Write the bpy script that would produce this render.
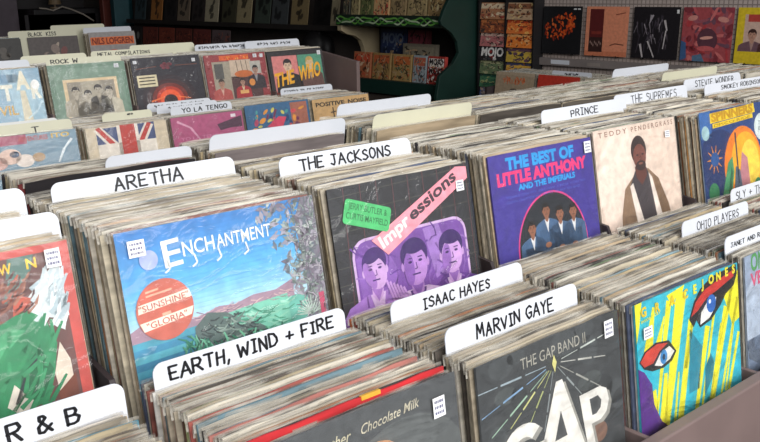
import bpy, bmesh, math, random
from mathutils import Vector, Matrix, Euler

# ------------------------------------------------------------------ reset
for o in list(bpy.data.objects):
    bpy.data.objects.remove(o, do_unlink=True)
SC = bpy.context.scene
COL = SC.collection
RAD = math.radians

# ------------------------------------------------------------------ camera
CAM_P = Vector((0, 0, 1.55))
FPX = 865.57
yaw, pit, rol = RAD(40.5194), RAD(15.0844), RAD(-0.8248)
fwd = Vector((math.sin(yaw) * math.cos(pit), math.cos(yaw) * math.cos(pit), -math.sin(pit)))
r0 = Vector((math.cos(yaw), -math.sin(yaw), 0))
u0 = r0.cross(fwd)
rv = r0 * math.cos(rol) + u0 * math.sin(rol)
uv_ = -r0 * math.sin(rol) + u0 * math.cos(rol)
cd = bpy.data.cameras.new('camera')
cam = bpy.data.objects.new('camera', cd)
COL.objects.link(cam)
m = Matrix((rv, uv_, -fwd)).transposed().to_4x4()
m.translation = CAM_P
cam.matrix_world = m
cd.sensor_fit = 'HORIZONTAL'
cd.sensor_width = 36
cd.lens = FPX * 36 / 760
cd.clip_start = 0.05
SC.camera = cam


def pj(P):
    q = Vector(P) - CAM_P
    z = q.dot(fwd)
    if z < 0.05:
        return (-9999, -9999)
    return (380 + FPX * q.dot(rv) / z, 221 - FPX * q.dot(uv_) / z)


# ------------------------------------------------------------------ world, light, exposure
SC.view_settings.view_transform = 'Standard'
SC.view_settings.look = 'None'
SC.view_settings.gamma = 1
SC.view_settings.use_curve_mapping = False
SC.view_settings.exposure = 0.12
w = bpy.data.worlds.new('world')
SC.world = w
w.use_nodes = True
w.node_tree.nodes['Background'].inputs[0].default_value = (0.86, 0.92, 1.0, 1)
w.node_tree.nodes['Background'].inputs[1].default_value = 0.55


def area(name, loc, target, sx, sy, power, col):
    ld = bpy.data.lights.new(name, 'AREA')
    ld.shape = 'RECTANGLE'
    ld.size, ld.size_y = sx, sy
    ld.energy = power
    ld.color = col
    o = bpy.data.objects.new(name, ld)
    o.location = loc
    o.rotation_euler = (Vector(target) - Vector(loc)).to_track_quat('-Z', 'Y').to_euler()
    COL.objects.link(o)
    return o


area('shopfront_daylight', (0.6, -2.6, 3.3), (1.2, 1.6, 1.0), 6.5, 3.2, 330, (1.0, 0.985, 0.96))


# ------------------------------------------------------------------ materials
def lin(h):
    h = h.lstrip('#')
    out = []
    for i in (0, 2, 4):
        c = int(h[i:i + 2], 16) / 255
        out.append(c / 12.92 if c <= 0.04045 else ((c + 0.055) / 1.055) ** 2.4)
    return (*out, 1)


MATS = {}


def mat(hexc, rough=0.5, var=0.06, scale=(30, 30, 30), kind='p', coat=0.0, bump=0.0):
    key = (hexc, rough, var, scale, kind, coat, bump)
    if key in MATS:
        return MATS[key]
    m = bpy.data.materials.new(kind + '_' + hexc)
    m.use_nodes = True
    nt = m.node_tree
    b = nt.nodes['Principled BSDF']
    b.inputs['Roughness'].default_value = rough
    if coat:
        b.inputs['Coat Weight'].default_value = coat
        b.inputs['Coat Roughness'].default_value = 0.15
    c = lin(hexc)
    tc = nt.nodes.new('ShaderNodeTexCoord')
    mp = nt.nodes.new('ShaderNodeMapping')
    mp.inputs['Scale'].default_value = scale
    nz = nt.nodes.new('ShaderNodeTexNoise')
    nz.inputs['Scale'].default_value = 1
    nz.inputs['Detail'].default_value = 4
    nt.links.new(tc.outputs['Object'], mp.inputs[0])
    nt.links.new(mp.outputs[0], nz.inputs['Vector'])
    rp = nt.nodes.new('ShaderNodeValToRGB')
    rp.color_ramp.elements[0].position = 0.3
    rp.color_ramp.elements[1].position = 0.7
    rp.color_ramp.elements[0].color = (*[max(0, x * (1 - var * 2)) for x in c[:3]], 1)
    rp.color_ramp.elements[1].color = (*[min(1, x * (1 + var) + var * 0.01) for x in c[:3]], 1)
    nt.links.new(nz.outputs['Fac'], rp.inputs[0])
    nt.links.new(rp.outputs[0], b.inputs['Base Color'])
    if bump:
        bp = nt.nodes.new('ShaderNodeBump')
        bp.inputs['Strength'].default_value = bump
        bp.inputs['Distance'].default_value = 0.002
        nt.links.new(nz.outputs['Fac'], bp.inputs['Height'])
        nt.links.new(bp.outputs[0], b.inputs['Normal'])
    MATS[key] = m
    return m


def ink(h):
    return mat(h, 0.45, 0.09, (55, 55, 55), 'print')


def edge(h):
    return mat(h, 0.6, 0.2, (9, 300, 60), 'sleeve_paper')


def paint(h, rough=0.55):
    return mat(h, rough, 0.08, (6, 6, 6), 'paint')


def film(name, base_alpha, bump_scale, rough, grey, patchy=False, dist=0.004):
    m = bpy.data.materials.new(name)
    m.use_nodes = True
    nt = m.node_tree
    nt.nodes.remove(nt.nodes['Principled BSDF'])
    out = nt.nodes['Material Output']
    tc = nt.nodes.new('ShaderNodeTexCoord')
    mp = nt.nodes.new('ShaderNodeMapping')
    mp.inputs['Scale'].default_value = bump_scale
    mp.inputs['Rotation'].default_value = (0, 0.6, 0)
    nz = nt.nodes.new('ShaderNodeTexNoise')
    nz.inputs['Scale'].default_value = 1
    nz.inputs['Detail'].default_value = 3
    nz.inputs['Distortion'].default_value = 1.2
    nt.links.new(tc.outputs['Object'], mp.inputs[0])
    nt.links.new(mp.outputs[0], nz.inputs['Vector'])
    bp = nt.nodes.new('ShaderNodeBump')
    bp.inputs['Strength'].default_value = 0.55
    bp.inputs['Distance'].default_value = dist
    nt.links.new(nz.outputs['Fac'], bp.inputs['Height'])
    gl = nt.nodes.new('ShaderNodeBsdfGlossy')
    gl.inputs['Roughness'].default_value = rough
    nt.links.new(bp.outputs[0], gl.inputs['Normal'])
    tr = nt.nodes.new('ShaderNodeBsdfTransparent')
    tr.inputs[0].default_value = (0.97, 0.97, 0.97, 1)
    df = nt.nodes.new('ShaderNodeBsdfDiffuse')
    df.inputs[0].default_value = (*lin(grey)[:3], 1)
    m1 = nt.nodes.new('ShaderNodeMixShader')
    m1.inputs[0].default_value = base_alpha
    if patchy:  # noise-driven whiteness paints glinting specks into the plastic's colour
        rp = nt.nodes.new('ShaderNodeMapRange')
        rp.inputs[1].default_value = 0.42
        rp.inputs[2].default_value = 0.66
        rp.inputs[3].default_value = 0.06
        rp.inputs[4].default_value = 0.72
        nt.links.new(nz.outputs['Fac'], rp.inputs[0])
        nt.links.new(rp.outputs[0], m1.inputs[0])
    nt.links.new(tr.outputs[0], m1.inputs[1])
    nt.links.new(df.outputs[0], m1.inputs[2])
    fr = nt.nodes.new('ShaderNodeFresnel')
    fr.inputs['IOR'].default_value = 1.42
    nt.links.new(bp.outputs[0], fr.inputs['Normal'])
    m2 = nt.nodes.new('ShaderNodeMixShader')
    nt.links.new(fr.outputs[0], m2.inputs[0])
    nt.links.new(m1.outputs[0], m2.inputs[1])
    nt.links.new(gl.outputs[0], m2.inputs[2])
    nt.links.new(m2.outputs[0], out.inputs[0])
    return m


M_FILM = film('clear_plastic', 0.02, (9, 9, 16), 0.13, 'ffffff', False, 0.016)
M_LIP = film('plastic_lip', 0.5, (9, 90, 50), 0.16, 'd0cabe', True, 0.006)
M_RACK = paint('74625f')
M_RACK_D = paint('3a3032')
M_CARD = mat('d3d6dd', 0.4, 0.02, (8, 8, 8), 'card')
M_CREAM = mat('d6d3ba', 0.45, 0.03, (8, 8, 8), 'card')
M_INK = mat('15151a', 0.4, 0.05, (30, 30, 30), 'marker')


# ------------------------------------------------------------------ mesh helpers
class MB:
    def __init__(self):
        self.v, self.f, self.mi, self.mats = [], [], [], []

    def m(self, material):
        if material not in self.mats:
            self.mats.append(material)
        return self.mats.index(material)

    def add(self, vs, fs, material):
        n = len(self.v)
        k = self.m(material)
        self.v += [tuple(p) for p in vs]
        for f in fs:
            self.f.append([i + n for i in f])
            self.mi.append(k)

    def box(self, a, b, material):
        x0, y0, z0 = [min(a[i], b[i]) for i in range(3)]
        x1, y1, z1 = [max(a[i], b[i]) for i in range(3)]
        vs = [(x0, y0, z0), (x1, y0, z0), (x1, y1, z0), (x0, y1, z0),
              (x0, y0, z1), (x1, y0, z1), (x1, y1, z1), (x0, y1, z1)]
        self.add(vs, [(0, 3, 2, 1), (4, 5, 6, 7), (0, 1, 5, 4), (1, 2, 6, 5), (2, 3, 7, 6), (3, 0, 4, 7)], material)

    def prism(self, pts, axis, a, b, material):
        """pts 2D outline extruded along axis ('x','y','z') from a to b"""
        def P(p, t):
            if axis == 'x':
                return (t, p[0], p[1])
            if axis == 'y':
                return (p[0], t, p[1])
            return (p[0], p[1], t)
        n = len(pts)
        vs = [P(p, a) for p in pts] + [P(p, b) for p in pts]
        fs = [tuple(range(n))[::-1], tuple(range(n, 2 * n))]
        fs += [(i, (i + 1) % n, n + (i + 1) % n, n + i) for i in range(n)]
        self.add(vs, fs, material)

    def tube(self, pts, r, material, n=8):
        pts = [Vector(p) for p in pts]
        rings = []
        for i, p in enumerate(pts):
            d = (pts[min(i + 1, len(pts) - 1)] - pts[max(i - 1, 0)]).normalized()
            a = d.orthogonal().normalized()
            b = d.cross(a)
            rings.append([p + (a * math.cos(2 * math.pi * k / n) + b * math.sin(2 * math.pi * k / n)) * r for k in range(n)])
        vs = [q for rg in rings for q in rg]
        fs = []
        for i in range(len(rings) - 1):
            for k in range(n):
                fs.append((i * n + k, i * n + (k + 1) % n, (i + 1) * n + (k + 1) % n, (i + 1) * n + k))
        fs.append(tuple(range(n))[::-1])
        fs.append(tuple(range((len(rings) - 1) * n, len(rings) * n)))
        self.add(vs, fs, material)

    def mesh(self, name):
        me = bpy.data.meshes.new(name)
        me.from_pydata(self.v, [], self.f)
        for q in self.mats:
            me.materials.append(q)
        me.polygons.foreach_set('material_index', self.mi)
        me.update()
        return me

    def build(self, name, parent=None, bevel=0, recalc=True):
        me = self.mesh(name)
        if recalc:
            b = bmesh.new()
            b.from_mesh(me)
            bmesh.ops.recalc_face_normals(b, faces=b.faces)
            b.to_mesh(me)
            b.free()
        o = bpy.data.objects.new(name, me)
        COL.objects.link(o)
        if parent:
            o.parent = parent
        if bevel:
            bv = o.modifiers.new('bevel', 'BEVEL')
            bv.width = bevel
            bv.segments = 2
            bv.limit_method = 'ANGLE'
        return o


def link(name, me, parent=None):
    o = bpy.data.objects.new(name, me)
    COL.objects.link(o)
    if parent:
        o.parent = parent
    return o


def tag(o, label, cat=None, group=None, kind=None):
    if label:
        o['label'] = label
    if cat:
        o['category'] = cat
    if group:
        o['group'] = group
    if kind:
        o['kind'] = kind
    return o


def empty(name, loc, rz=0):
    o = bpy.data.objects.new(name, None)
    o.location = loc
    o.rotation_euler = (0, 0, rz)
    o.empty_display_size = 0.1
    COL.objects.link(o)
    return o


# ------------------------------------------------------------------ lettering
STROKES = {
    'A': '0,0 3,10 6,0;1.2,3.8 5,3.8', 'B': '0,0 0,10 4,9.6 5,7.6 3.6,5.4 0,5.2;3.6,5.4 5.6,3.6 5,1 3,0 0,0',
    'C': '5.6,8.4 3.6,10 1.2,8.6 0,5 1,1.2 3.4,0 5.6,1.6', 'D': '0,0 0,10 3.4,9.2 5.6,6 5.2,2.6 3,0.3 0,0',
    'E': '5,10 0,10 0,0 5.2,0;0,5.2 4,5.2', 'F': '5,10 0,10 0,0;0,5.2 4,5.2',
    'G': '5.6,8.4 3.4,10 1,8.4 0,5 1,1.4 3.2,0 5.4,1.4 5.6,4.2 3.4,4.2', 'H': '0,0 0,10;5.2,0 5.2,10;0,5.2 5.2,5.2',
    'I': '2,0 2,10;0.4,10 3.6,10;0.4,0 3.6,0', 'J': '1,10 5.4,10;3.6,10 3.8,2 2.4,0 0.4,1.4', 'K': '0,0 0,10;5,10 0,4.6 5.2,0',
    'L': '0,10 0,0 4.6,0', 'M': '0,0 0.8,10 3.4,3 6,10 6.8,0', 'N': '0,0 0.3,10 5.2,0 5.4,10',
    'O': '2.8,10 0.6,8.4 0,5 0.8,1.4 3,0 5.2,1.6 5.9,5 5.2,8.6 2.8,10', 'P': '0,0 0,10 4,9.8 5.2,7.6 4,5.2 0,4.8',
    'Q': '2.8,10 0.6,8.4 0,5 0.8,1.4 3,0 5.2,1.6 5.9,5 5.2,8.6 2.8,10;4,2.4 6.2,-0.6',
    'R': '0,0 0,10 4,9.8 5.2,7.6 4,5.4 0,5;2,5 5.4,0', 'S': '5.2,8.6 3,10 0.8,8.6 1,6.4 4.6,4.4 5.2,2 3,0 0.2,1.2',
    'T': '0,10 6,10;3,10 3,0', 'U': '0,10 0.2,2.4 2.4,0 4.8,1.6 5.4,10', 'V': '0,10 2.8,0 5.6,10',
    'W': '0,10 1.6,0 3.8,7 5.8,0 7.6,10', 'X': '0,0 5.4,10;0,10 5.4,0', 'Y': '0,10 2.8,5.2 5.6,10;2.8,5.2 2.6,0',
    'Z': '0,10 5.2,10 0,0 5.4,0', '&': '6,0 1,7.4 1.6,9.6 3.2,9.8 4,8 0.6,3.6 0.8,0.8 2.8,0 5.8,4',
    '^': '0,2 1,8 3,1 4,9', '=': '0,7 3,9 4,3 1,1', '<': '0,1 2,9 3,4 5,8', '>': '0,9 1,2 3,7 5,1', '~': '0,5 2,9 4,0 5,6',
    '+': '0,5 5,5;2.5,7.6 2.5,2.4', ',': '1,1 0.4,-2', '.': '0.6,0.4 0.9,0.1', '-': '0,5 4,5',
}


def stroke_polys(s, h, wd, jit=0.4, rnd=None, slant=0.0, gap=2.2):
    """handwritten ribbon letters: list of (verts2d, faces); origin at baseline left"""
    rnd = rnd or random.Random(5)
    k = h / 10
    x = 0
    vs, fs = [], []

    def disc(c, r):
        n = len(vs)
        for i in range(8):
            vs.append((c[0] + r * math.cos(i * math.pi / 4), c[1] + r * math.sin(i * math.pi / 4)))
        fs.append(tuple(range(n, n + 8)))

    for ch in s:
        if ch == ' ':
            x += 5
            continue
        st = STROKES.get(ch.upper(), '')
        mx = 0
        sc = 1 + rnd.uniform(-0.06, 0.06)
        dy = rnd.uniform(-0.5, 0.5)
        for part in st.split(';'):
            pts = []
            for q in part.split():
                a, b = q.split(',')
                a, b = float(a) * sc, float(b) * sc
                mx = max(mx, a)
                a += rnd.uniform(-jit, jit)
                b += rnd.uniform(-jit, jit) + dy
                pts.append(((x + a + b * slant) * k, b * k))
            for i, p in enumerate(pts):
                disc(p, wd / 2)
                if i:
                    q = pts[i - 1]
                    dx, dz = p[0] - q[0], p[1] - q[1]
                    L = math.hypot(dx, dz) or 1
                    nx, nz = -dz / L * wd / 2, dx / L * wd / 2
                    n = len(vs)
                    vs.extend([(q[0] + nx, q[1] + nz), (q[0] - nx, q[1] - nz), (p[0] - nx, p[1] - nz), (p[0] + nx, p[1] + nz)])
                    fs.append((n, n + 1, n + 2, n + 3))
        x += mx + gap
    return vs, fs, (x - gap) * k


_tc = {}


def font_polys(s, bold=0.0):
    key = (s, bold)
    if key in _tc:
        return _tc[key]
    cu = bpy.data.curves.new('t', 'FONT')
    cu.body = s
    cu.size = 1
    cu.offset = bold
    cu.resolution_u = 3
    o = bpy.data.objects.new('t', cu)
    COL.objects.link(o)
    dg = bpy.context.evaluated_depsgraph_get()
    e = o.evaluated_get(dg)
    me = e.to_mesh()
    vs = [(v.co.x, v.co.y) for v in me.vertices]
    fs = [tuple(p.vertices) for p in me.polygons]
    e.to_mesh_clear()
    bpy.data.objects.remove(o)
    bpy.data.curves.remove(cu)
    _tc[key] = (vs, fs)
    return _tc[key]


RW, RH, RT = 0.314, 0.3125, 0.0038


class Art:
    """flat printed shapes on a square face; u right, v down, 0..1"""

    def __init__(self, W=RW, H=RH, step=0.00012):
        self.W, self.H, self.step = W, H, step
        self.mb = MB()

    def raw(self, c, vs, fs, layer):
        mt = c if not isinstance(c, str) else ink(c)
        y = -0.0003 - layer * self.step
        vs = [(min(1.0, max(0.0, p[0])), min(1.0, max(0.0, p[1]))) for p in vs]
        self.mb.add([(u * self.W, y, (1 - v) * self.H) for u, v in vs], fs, mt)

    def poly(self, c, pts, layer=1):
        self.raw(c, pts, [tuple(range(len(pts)))], layer)

    def rect(self, c, u0, v0, u1, v1, layer=1):
        self.poly(c, [(u0, v0), (u1, v0), (u1, v1), (u0, v1)], layer)

    def rrect(self, c, u0, v0, u1, v1, r, layer=1, rot=0):
        pts = []
        for cx, cy, a0 in ((u1 - r, v0 + r, -90), (u1 - r, v1 - r, 0), (u0 + r, v1 - r, 90), (u0 + r, v0 + r, 180)):
            for k in range(5):
                a = RAD(a0 + k * 22.5)
                pts.append((cx + r * math.cos(a), cy + r * math.sin(a)))
        if rot:
            mx, my = (u0 + u1) / 2, (v0 + v1) / 2
            ca, sa = math.cos(RAD(-rot)), math.sin(RAD(-rot))
            pts = [(mx + (x - mx) * ca - (y - my) * sa, my + (x - mx) * sa + (y - my) * ca) for x, y in pts]
        self.poly(c, pts, layer)

    def ell(self, c, u, v, a, b, layer=1, n=24, rot=0, t0=0, t1=360):
        ca, sa = math.cos(RAD(-rot)), math.sin(RAD(-rot))
        pts = []
        full = (t1 - t0) >= 360
        for i in range(n if full else n + 1):
            t = RAD(t0 + (t1 - t0) * i / n)
            x, y = a * math.cos(t), -b * math.sin(t)
            pts.append((u + x * ca - y * sa, v + x * sa + y * ca))
        self.poly(c, pts, layer)

    def line(self, c, pts, wd, layer=1, w2=None):
        for i in range(len(pts) - 1):
            (x0, y0), (x1, y1) = pts[i], pts[i + 1]
            L = math.hypot(x1 - x0, y1 - y0) or 1
            nx, ny = -(y1 - y0) / L * wd / 2, (x1 - x0) / L * wd / 2
            k = 1 if w2 is None else w2 / wd
            self.poly(c, [(x0 + nx, y0 + ny), (x1 + nx * k, y1 + ny * k), (x1 - nx * k, y1 - ny * k), (x0 - nx, y0 - ny)], layer)

    def text(self, s, c, u, v, h, layer=2, width=None, bold=0.0, rot=0, shear=0.0, align='l'):
        """u,v = left end of the baseline; h = cap height"""
        vs, fs = font_polys(s, bold)
        if not vs:
            return
        x0 = min(p[0] for p in vs)
        x1 = max(p[0] for p in vs)
        k = h / 0.69
        kx = k if width is None else width / (x1 - x0)
        if align == 'c':
            u -= kx * (x1 - x0) / 2
        ca, sa = math.cos(RAD(rot)), math.sin(RAD(rot))
        out = []
        for x, y in vs:
            a, b = (x - x0) * kx + y * k * shear, y * k
            out.append((u + a * ca - b * sa, v - (a * sa + b * ca)))
        self.raw(c, out, fs, layer)

    def hand(self, s, c, u, v, h, wd, layer=2, width=None, rot=0, slant=0.0, seed=3, jit=0.35):
        vs, fs, L = stroke_polys(s, h, wd, jit, random.Random(seed), slant)
        k = 1 if width is None else width / L
        ca, sa = math.cos(RAD(rot)), math.sin(RAD(rot))
        self.raw(c, [(u + a * k * ca - b * sa, v - (a * k * sa + b * ca)) for a, b in vs], fs, layer)

    def scribble(self, cols, u0, v0, u1, v1, n, L, wd, layer=4, ang=(0, 360), seed=1, inside=None):
        rnd = random.Random(seed)
        for k in range(n):
            u, v = rnd.uniform(u0, u1), rnd.uniform(v0, v1)
            if inside and ((u - inside[0]) / inside[2]) ** 2 + ((v - inside[1]) / inside[3]) ** 2 > 1:
                continue
            an = RAD(rnd.uniform(*ang))
            ll = L * rnd.uniform(0.5, 1.3)
            dx, dy = math.cos(an) * ll / 2, -math.sin(an) * ll / 2
            bx, by = -dy * 0.25, dx * 0.25
            self.line(rnd.choice(cols), [(u - dx, v - dy), (u + bx, v + by), (u + dx, v + dy)], wd, layer + k % 3, wd * 0.5)

    def figure(self, u, v, s, hair, skin, coat, shirt, layer=3, tilt=0, face=True, shade=None):
        """plain generic head and shoulders, s = head height, (u,v) = head centre"""
        a = s * 0.37
        self.poly(coat, [(u - s * 1.3, v + s * 2.3), (u - s * 1.2, v + s * 1.0), (u - s * 0.9, v + s * 0.78), (u - s * 0.3, v + s * 0.58),
                         (u + s * 0.3, v + s * 0.58), (u + s * 0.9, v + s * 0.78), (u + s * 1.2, v + s * 1.0), (u + s * 1.3, v + s * 2.3)], layer)
        self.poly(shirt, [(u - s * 0.24, v + s * 0.6), (u + s * 0.24, v + s * 0.6), (u + s * 0.02, v + s * 1.5)], layer + 1)
        self.poly(skin, [(u - s * 0.19, v + s * 0.25), (u + s * 0.19, v + s * 0.25), (u + s * 0.17, v + s * 0.66), (u, v + s * 0.82), (u - s * 0.17, v + s * 0.66)], layer + 2)
        for dx in (-1, 1):
            self.ell(skin, u + dx * a * 0.98, v + s * 0.06, s * 0.05, s * 0.1, layer + 2, n=10)
        self.ell(hair, u, v - s * 0.17, a * 1.06, s * 0.36, layer + 3, rot=tilt)
        self.ell(skin, u, v + s * 0.1, a * 0.92, s * 0.42, layer + 4, rot=tilt)
        if shade:
            self.ell(shade, u - a * 0.5, v + s * 0.14, a * 0.4, s * 0.36, layer + 5, rot=tilt)
            self.poly(shade, [(u - s * 0.19, v + s * 0.45), (u + s * 0.17, v + s * 0.5), (u, v + s * 0.8)], layer + 3)
        self.ell(hair, u, v - s * 0.32, a * 0.80, s * 0.14, layer + 5, rot=tilt)
        if face:
            for dx in (-0.15, 0.15):
                self.ell(hair, u + dx * s, v - s * 0.01, s * 0.06, s * 0.03, layer + 5, n=10)
                self.line(hair, [(u + dx * s - 0.07 * s, v - s * 0.09), (u + dx * s + 0.07 * s, v - s * 0.09)], s * 0.025, layer + 5)
            self.line(hair, [(u + 0.02 * s, v + s * 0.02), (u + 0.04 * s, v + s * 0.15), (u - 0.03 * s, v + s * 0.16)], s * 0.022, layer + 5)
            self.line(hair, [(u - 0.12 * s, v + s * 0.27), (u + 0.12 * s, v + s * 0.27)], s * 0.035, layer + 5)

    def build(self, name, parent):
        return self.mb.build(name, parent, recalc=False)


# ------------------------------------------------------------------ record sleeves
rng = random.Random(11)
PAPER = ['b0a490', '988c78', 'beb29e', '80766a', '665e54', 'd0c8b8', '8e806a', 'b09c80', '72695e', 'b8ad9a', 'a09686', 'c6baa2', 'b2a692', 'd6d0c2', 'a4967a', '8a8070', '524b44']
ACCENT = ['3a3634', '8a5248', '66808a', 'c8b490', '2c2a2e', '6a7a5e', '4a5268', 'dcd8d2', '5a4034', 'b07a58', '332e2c']


def sleeve_geo(mb, mt, rnd, M=None, lip=True, coarse=False):
    """a cardboard sleeve with a softly warped top edge"""
    n = 3 if coarse else 8
    T = RT
    ph = rnd.uniform(0, 6)
    am = rnd.uniform(0.0003, 0.0012)
    vs = []
    for i in range(n + 1):
        x = RW * i / n
        dz = am * math.sin(ph + i * 1.7) - (0.0018 if i in (0, n) else 0)
        vs += [(x, 0, 0), (x, T, 0), (x, T * 0.85, RH + dz), (x, T * 0.15, RH + dz)]
    fs = []
    for i in range(n):
        a, b = i * 4, i * 4 + 4
        fs += [(a, b, b + 3, a + 3), (a + 3, b + 3, b + 2, a + 2), (a + 2, b + 2, b + 1, a + 1), (a + 1, b + 1, b, a)]
    fs += [(0, 3, 2, 1), (n * 4, n * 4 + 1, n * 4 + 2, n * 4 + 3)]
    if M:
        vs = [M @ Vector(p) for p in vs]
    mb.add(vs, fs, mt)


def lip_geo(mb, rnd, M=None, coarse=False):
    """open mouth of the clear outer sleeve standing just above the cardboard"""
    n = 4 if coarse else 10
    ph = rnd.uniform(0, 6)
    top = rnd.uniform(0.0008, 0.0042)
    vs = []
    for i in range(n + 1):
        x = -0.0028 + (RW + 0.0056) * i / n
        wob = 0.0007 * math.sin(ph + i * 2.1)
        vs += [(x, T2 + wob * 0.3, RH - 0.012), (x, T2 + wob, RH + top + 0.0008 * math.sin(ph * 2 + i * 1.3))]
    fs = [(i * 2, i * 2 + 2, i * 2 + 3, i * 2 + 1) for i in range(n)]
    if M:
        vs = [M @ Vector(p) for p in vs]
    mb.add(vs, fs, M_LIP)


T2 = RT + 0.0004

SLEEVE_VARS, LIP_VARS = {}, []
for k in range(6):
    mb = MB()
    lip_geo(mb, random.Random(100 + k))
    LIP_VARS.append(mb.mesh('plastic_lip'))


def sleeve_mesh(col, k):
    key = (col, k)
    if key not in SLEEVE_VARS:
        mb = MB()
        sleeve_geo(mb, edge(col), random.Random(k * 7 + 1))
        SLEEVE_VARS[key] = mb.mesh('record_sleeve')
    return SLEEVE_VARS[key]


def base_of(x, y, ztop, lean):
    L = RAD(lean)
    return Vector((x, y - RH * math.sin(L), ztop - RH * math.cos(L)))


def film_sheet(seed, parent):
    rnd = random.Random(seed)
    n = 10
    a, b, c, d = [rnd.uniform(0, 6) for _ in range(4)]
    vs = []
    x0, x1, z0, z1 = -0.0028, RW + 0.0028, 0.001, RH + 0.006
    for j in range(n + 1):
        for i in range(n + 1):
            u, v = i / n, j / n
            wob = 0.0005 * (math.sin(a + u * 5 + v * 3) + math.sin(b + v * 6 - u * 4))
            vs.append((x0 + (x1 - x0) * u, -0.0032 + wob, z0 + (z1 - z0) * v))
    fs = [(j * (n + 1) + i, j * (n + 1) + i + 1, (j + 1) * (n + 1) + i + 1, (j + 1) * (n + 1) + i) for j in range(n) for i in range(n)]
    mb = MB()
    mb.add(vs, fs, M_FILM)
    o = mb.build('plastic_outer_sleeve', parent, recalc=False)
    for p in o.data.polygons:
        p.use_smooth = True
    return o


def sticker(parent, u, v, wu, hv, lines=3, col='f4f4f4', inkc='6a6a86', rot=0):
    mb = MB()
    cx, cz = u * RW, (1 - v) * RH
    ca, sa = math.cos(RAD(rot)), math.sin(RAD(rot))

    def T(p):
        return (cx + p[0] * ca - p[1] * sa, -0.0043 + p[2], cz + p[0] * sa + p[1] * ca)
    a, b = wu * RW / 2, hv * RH / 2
    mb.add([T((-a, -b, 0)), T((a, -b, 0)), T((a, b, 0)), T((-a, b, 0))], [(0, 1, 2, 3)], ink(col))
    rnd = random.Random(int(u * 999))
    for i in range(lines):
        zz = b * (0.55 - 1.1 * i / max(1, lines - 1)) if lines > 1 else 0
        xx = -a * 0.75
        while xx < a * 0.7:
            ww = rnd.uniform(0.12, 0.3) * a
            hh = b * 0.42 / lines
            e = min(xx + ww, a * 0.78)
            mb.add([T((xx, zz - hh, -0.0001)), T((e, zz - hh, -0.0001)), T((e, zz + hh, -0.0001)), T((xx, zz + hh, -0.0001))], [(0, 1, 2, 3)], ink(inkc))
            xx += ww + a * 0.08
    return mb.build('price_sticker', parent, recalc=False)


def cover(x, y, ztop, lean, art, label, core='8a8078', group=None, seed=1, bag=True, rz=0, W=None):
    """a record facing out: cardboard sleeve > cover_art, stickers, clear outer sleeve"""
    mb = MB()
    sleeve_geo(mb, edge(core), random.Random(seed))
    o = mb.build('record_sleeve')
    o.location = base_of(x, y, ztop, lean)
    o.rotation_euler = (-RAD(lean), 0, rz)
    tag(o, label, 'record', group)
    art.build('cover_art', o)
    for nm, ex, lb in getattr(art, 'extra', []):
        e = ex.build(nm, o)
        e['label'] = lb
    if bag:
        o2 = film_sheet(seed * 13, o)
    return o


def card(x, y, ztop, lean, wd, text, label, mt=None, th=0.017, tw=None, tx=0.03, tz=0.026, wdth=0.0026, group=None, seed=3, H=0.33, slant=0.0, inkm=None, rx=0, hidden_text=False):
    """a plastic divider card with rounded top corners; ztop = top edge"""
    mt = mt or M_CARD
    r = 0.014
    pts = [(0, 0), (wd, 0)]
    for k in range(6):
        a = RAD(k * 18)
        pts.append((wd - r + r * math.cos(a), H - r + r * math.sin(a)))
    for k in range(6):
        a = RAD(90 + k * 18)
        pts.append((r + r * math.cos(a), H - r + r * math.sin(a)))
    mb = MB()
    mb.prism(pts, 'y', 0, 0.0016, mt)
    o = mb.build('divider_card')
    L = RAD(lean)
    o.location = (x, y - H * math.sin(L), ztop - H * math.cos(L))
    o.rotation_euler = (-L, RAD(rx), 0)
    tag(o, label, 'divider card', group)
    if text:
        vs, fs, LL = stroke_polys(text, th, wdth, 0.35, random.Random(seed), slant)
        k = 1 if tw is None else tw / LL
        mb = MB()
        mb.add([(tx + a * k, -0.0005, H - tz + b) for a, b in vs], fs, inkm or M_INK)
        mb.build('lettering', o, recalc=False)
    return o


# ================================================================== THE ROOM
def struct(name, mb, bevel=0):
    o = mb.build(name, bevel=bevel)
    o['kind'] = 'structure'
    return o


W0 = Vector((4.995, 0, 0))
WA = RAD(-2.089)
WT = Vector((math.sin(WA), math.cos(WA), 0))
WN = Vector((-math.cos(WA), math.sin(WA), 0))
WRZ = -math.pi / 2 - WA


def wp(t, d, z):
    return W0 + WT * t + WN * d + Vector((0, 0, z))


mb = MB()
mb.box((-3, -4, -0.1), (6.5, 12.2, 0), mat('4c4642', 0.7, 0.15, (3, 3, 3), 'floor'))
struct('floor', mb)
mb = MB()
mb.box((-3, 1.9, 3.3), (6.5, 12.2, 3.4), mat('5a5552', 0.8, 0.1, (2, 2, 2), 'ceiling'))
struct('ceiling', mb)


def grid_wall_mat():
    m = bpy.data.materials.new('grid_panel')
    m.use_nodes = True
    nt = m.node_tree
    b = nt.nodes['Principled BSDF']
    b.inputs['Roughness'].default_value = 0.6
    tc = nt.nodes.new('ShaderNodeTexCoord')
    mp = nt.nodes.new('ShaderNodeMapping')
    mp.inputs['Rotation'].default_value = (RAD(90), 0, RAD(0))
    br = nt.nodes.new('ShaderNodeTexBrick')
    br.offset = 0
    br.inputs['Scale'].default_value = 1
    br.inputs['Brick Width'].default_value = 0.028
    br.inputs['Row Height'].default_value = 0.028
    br.inputs['Mortar Size'].default_value = 0.0035
    br.inputs['Color1'].default_value = lin('b0a29b')
    br.inputs['Color2'].default_value = lin('a5978f')
    br.inputs['Mortar'].default_value = lin('7d706b')
    nt.links.new(tc.outputs['Object'], mp.inputs[0])
    nt.links.new(mp.outputs[0], br.inputs['Vector'])
    nt.links.new(br.outputs['Color'], b.inputs['Base Color'])
    return m


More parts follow.
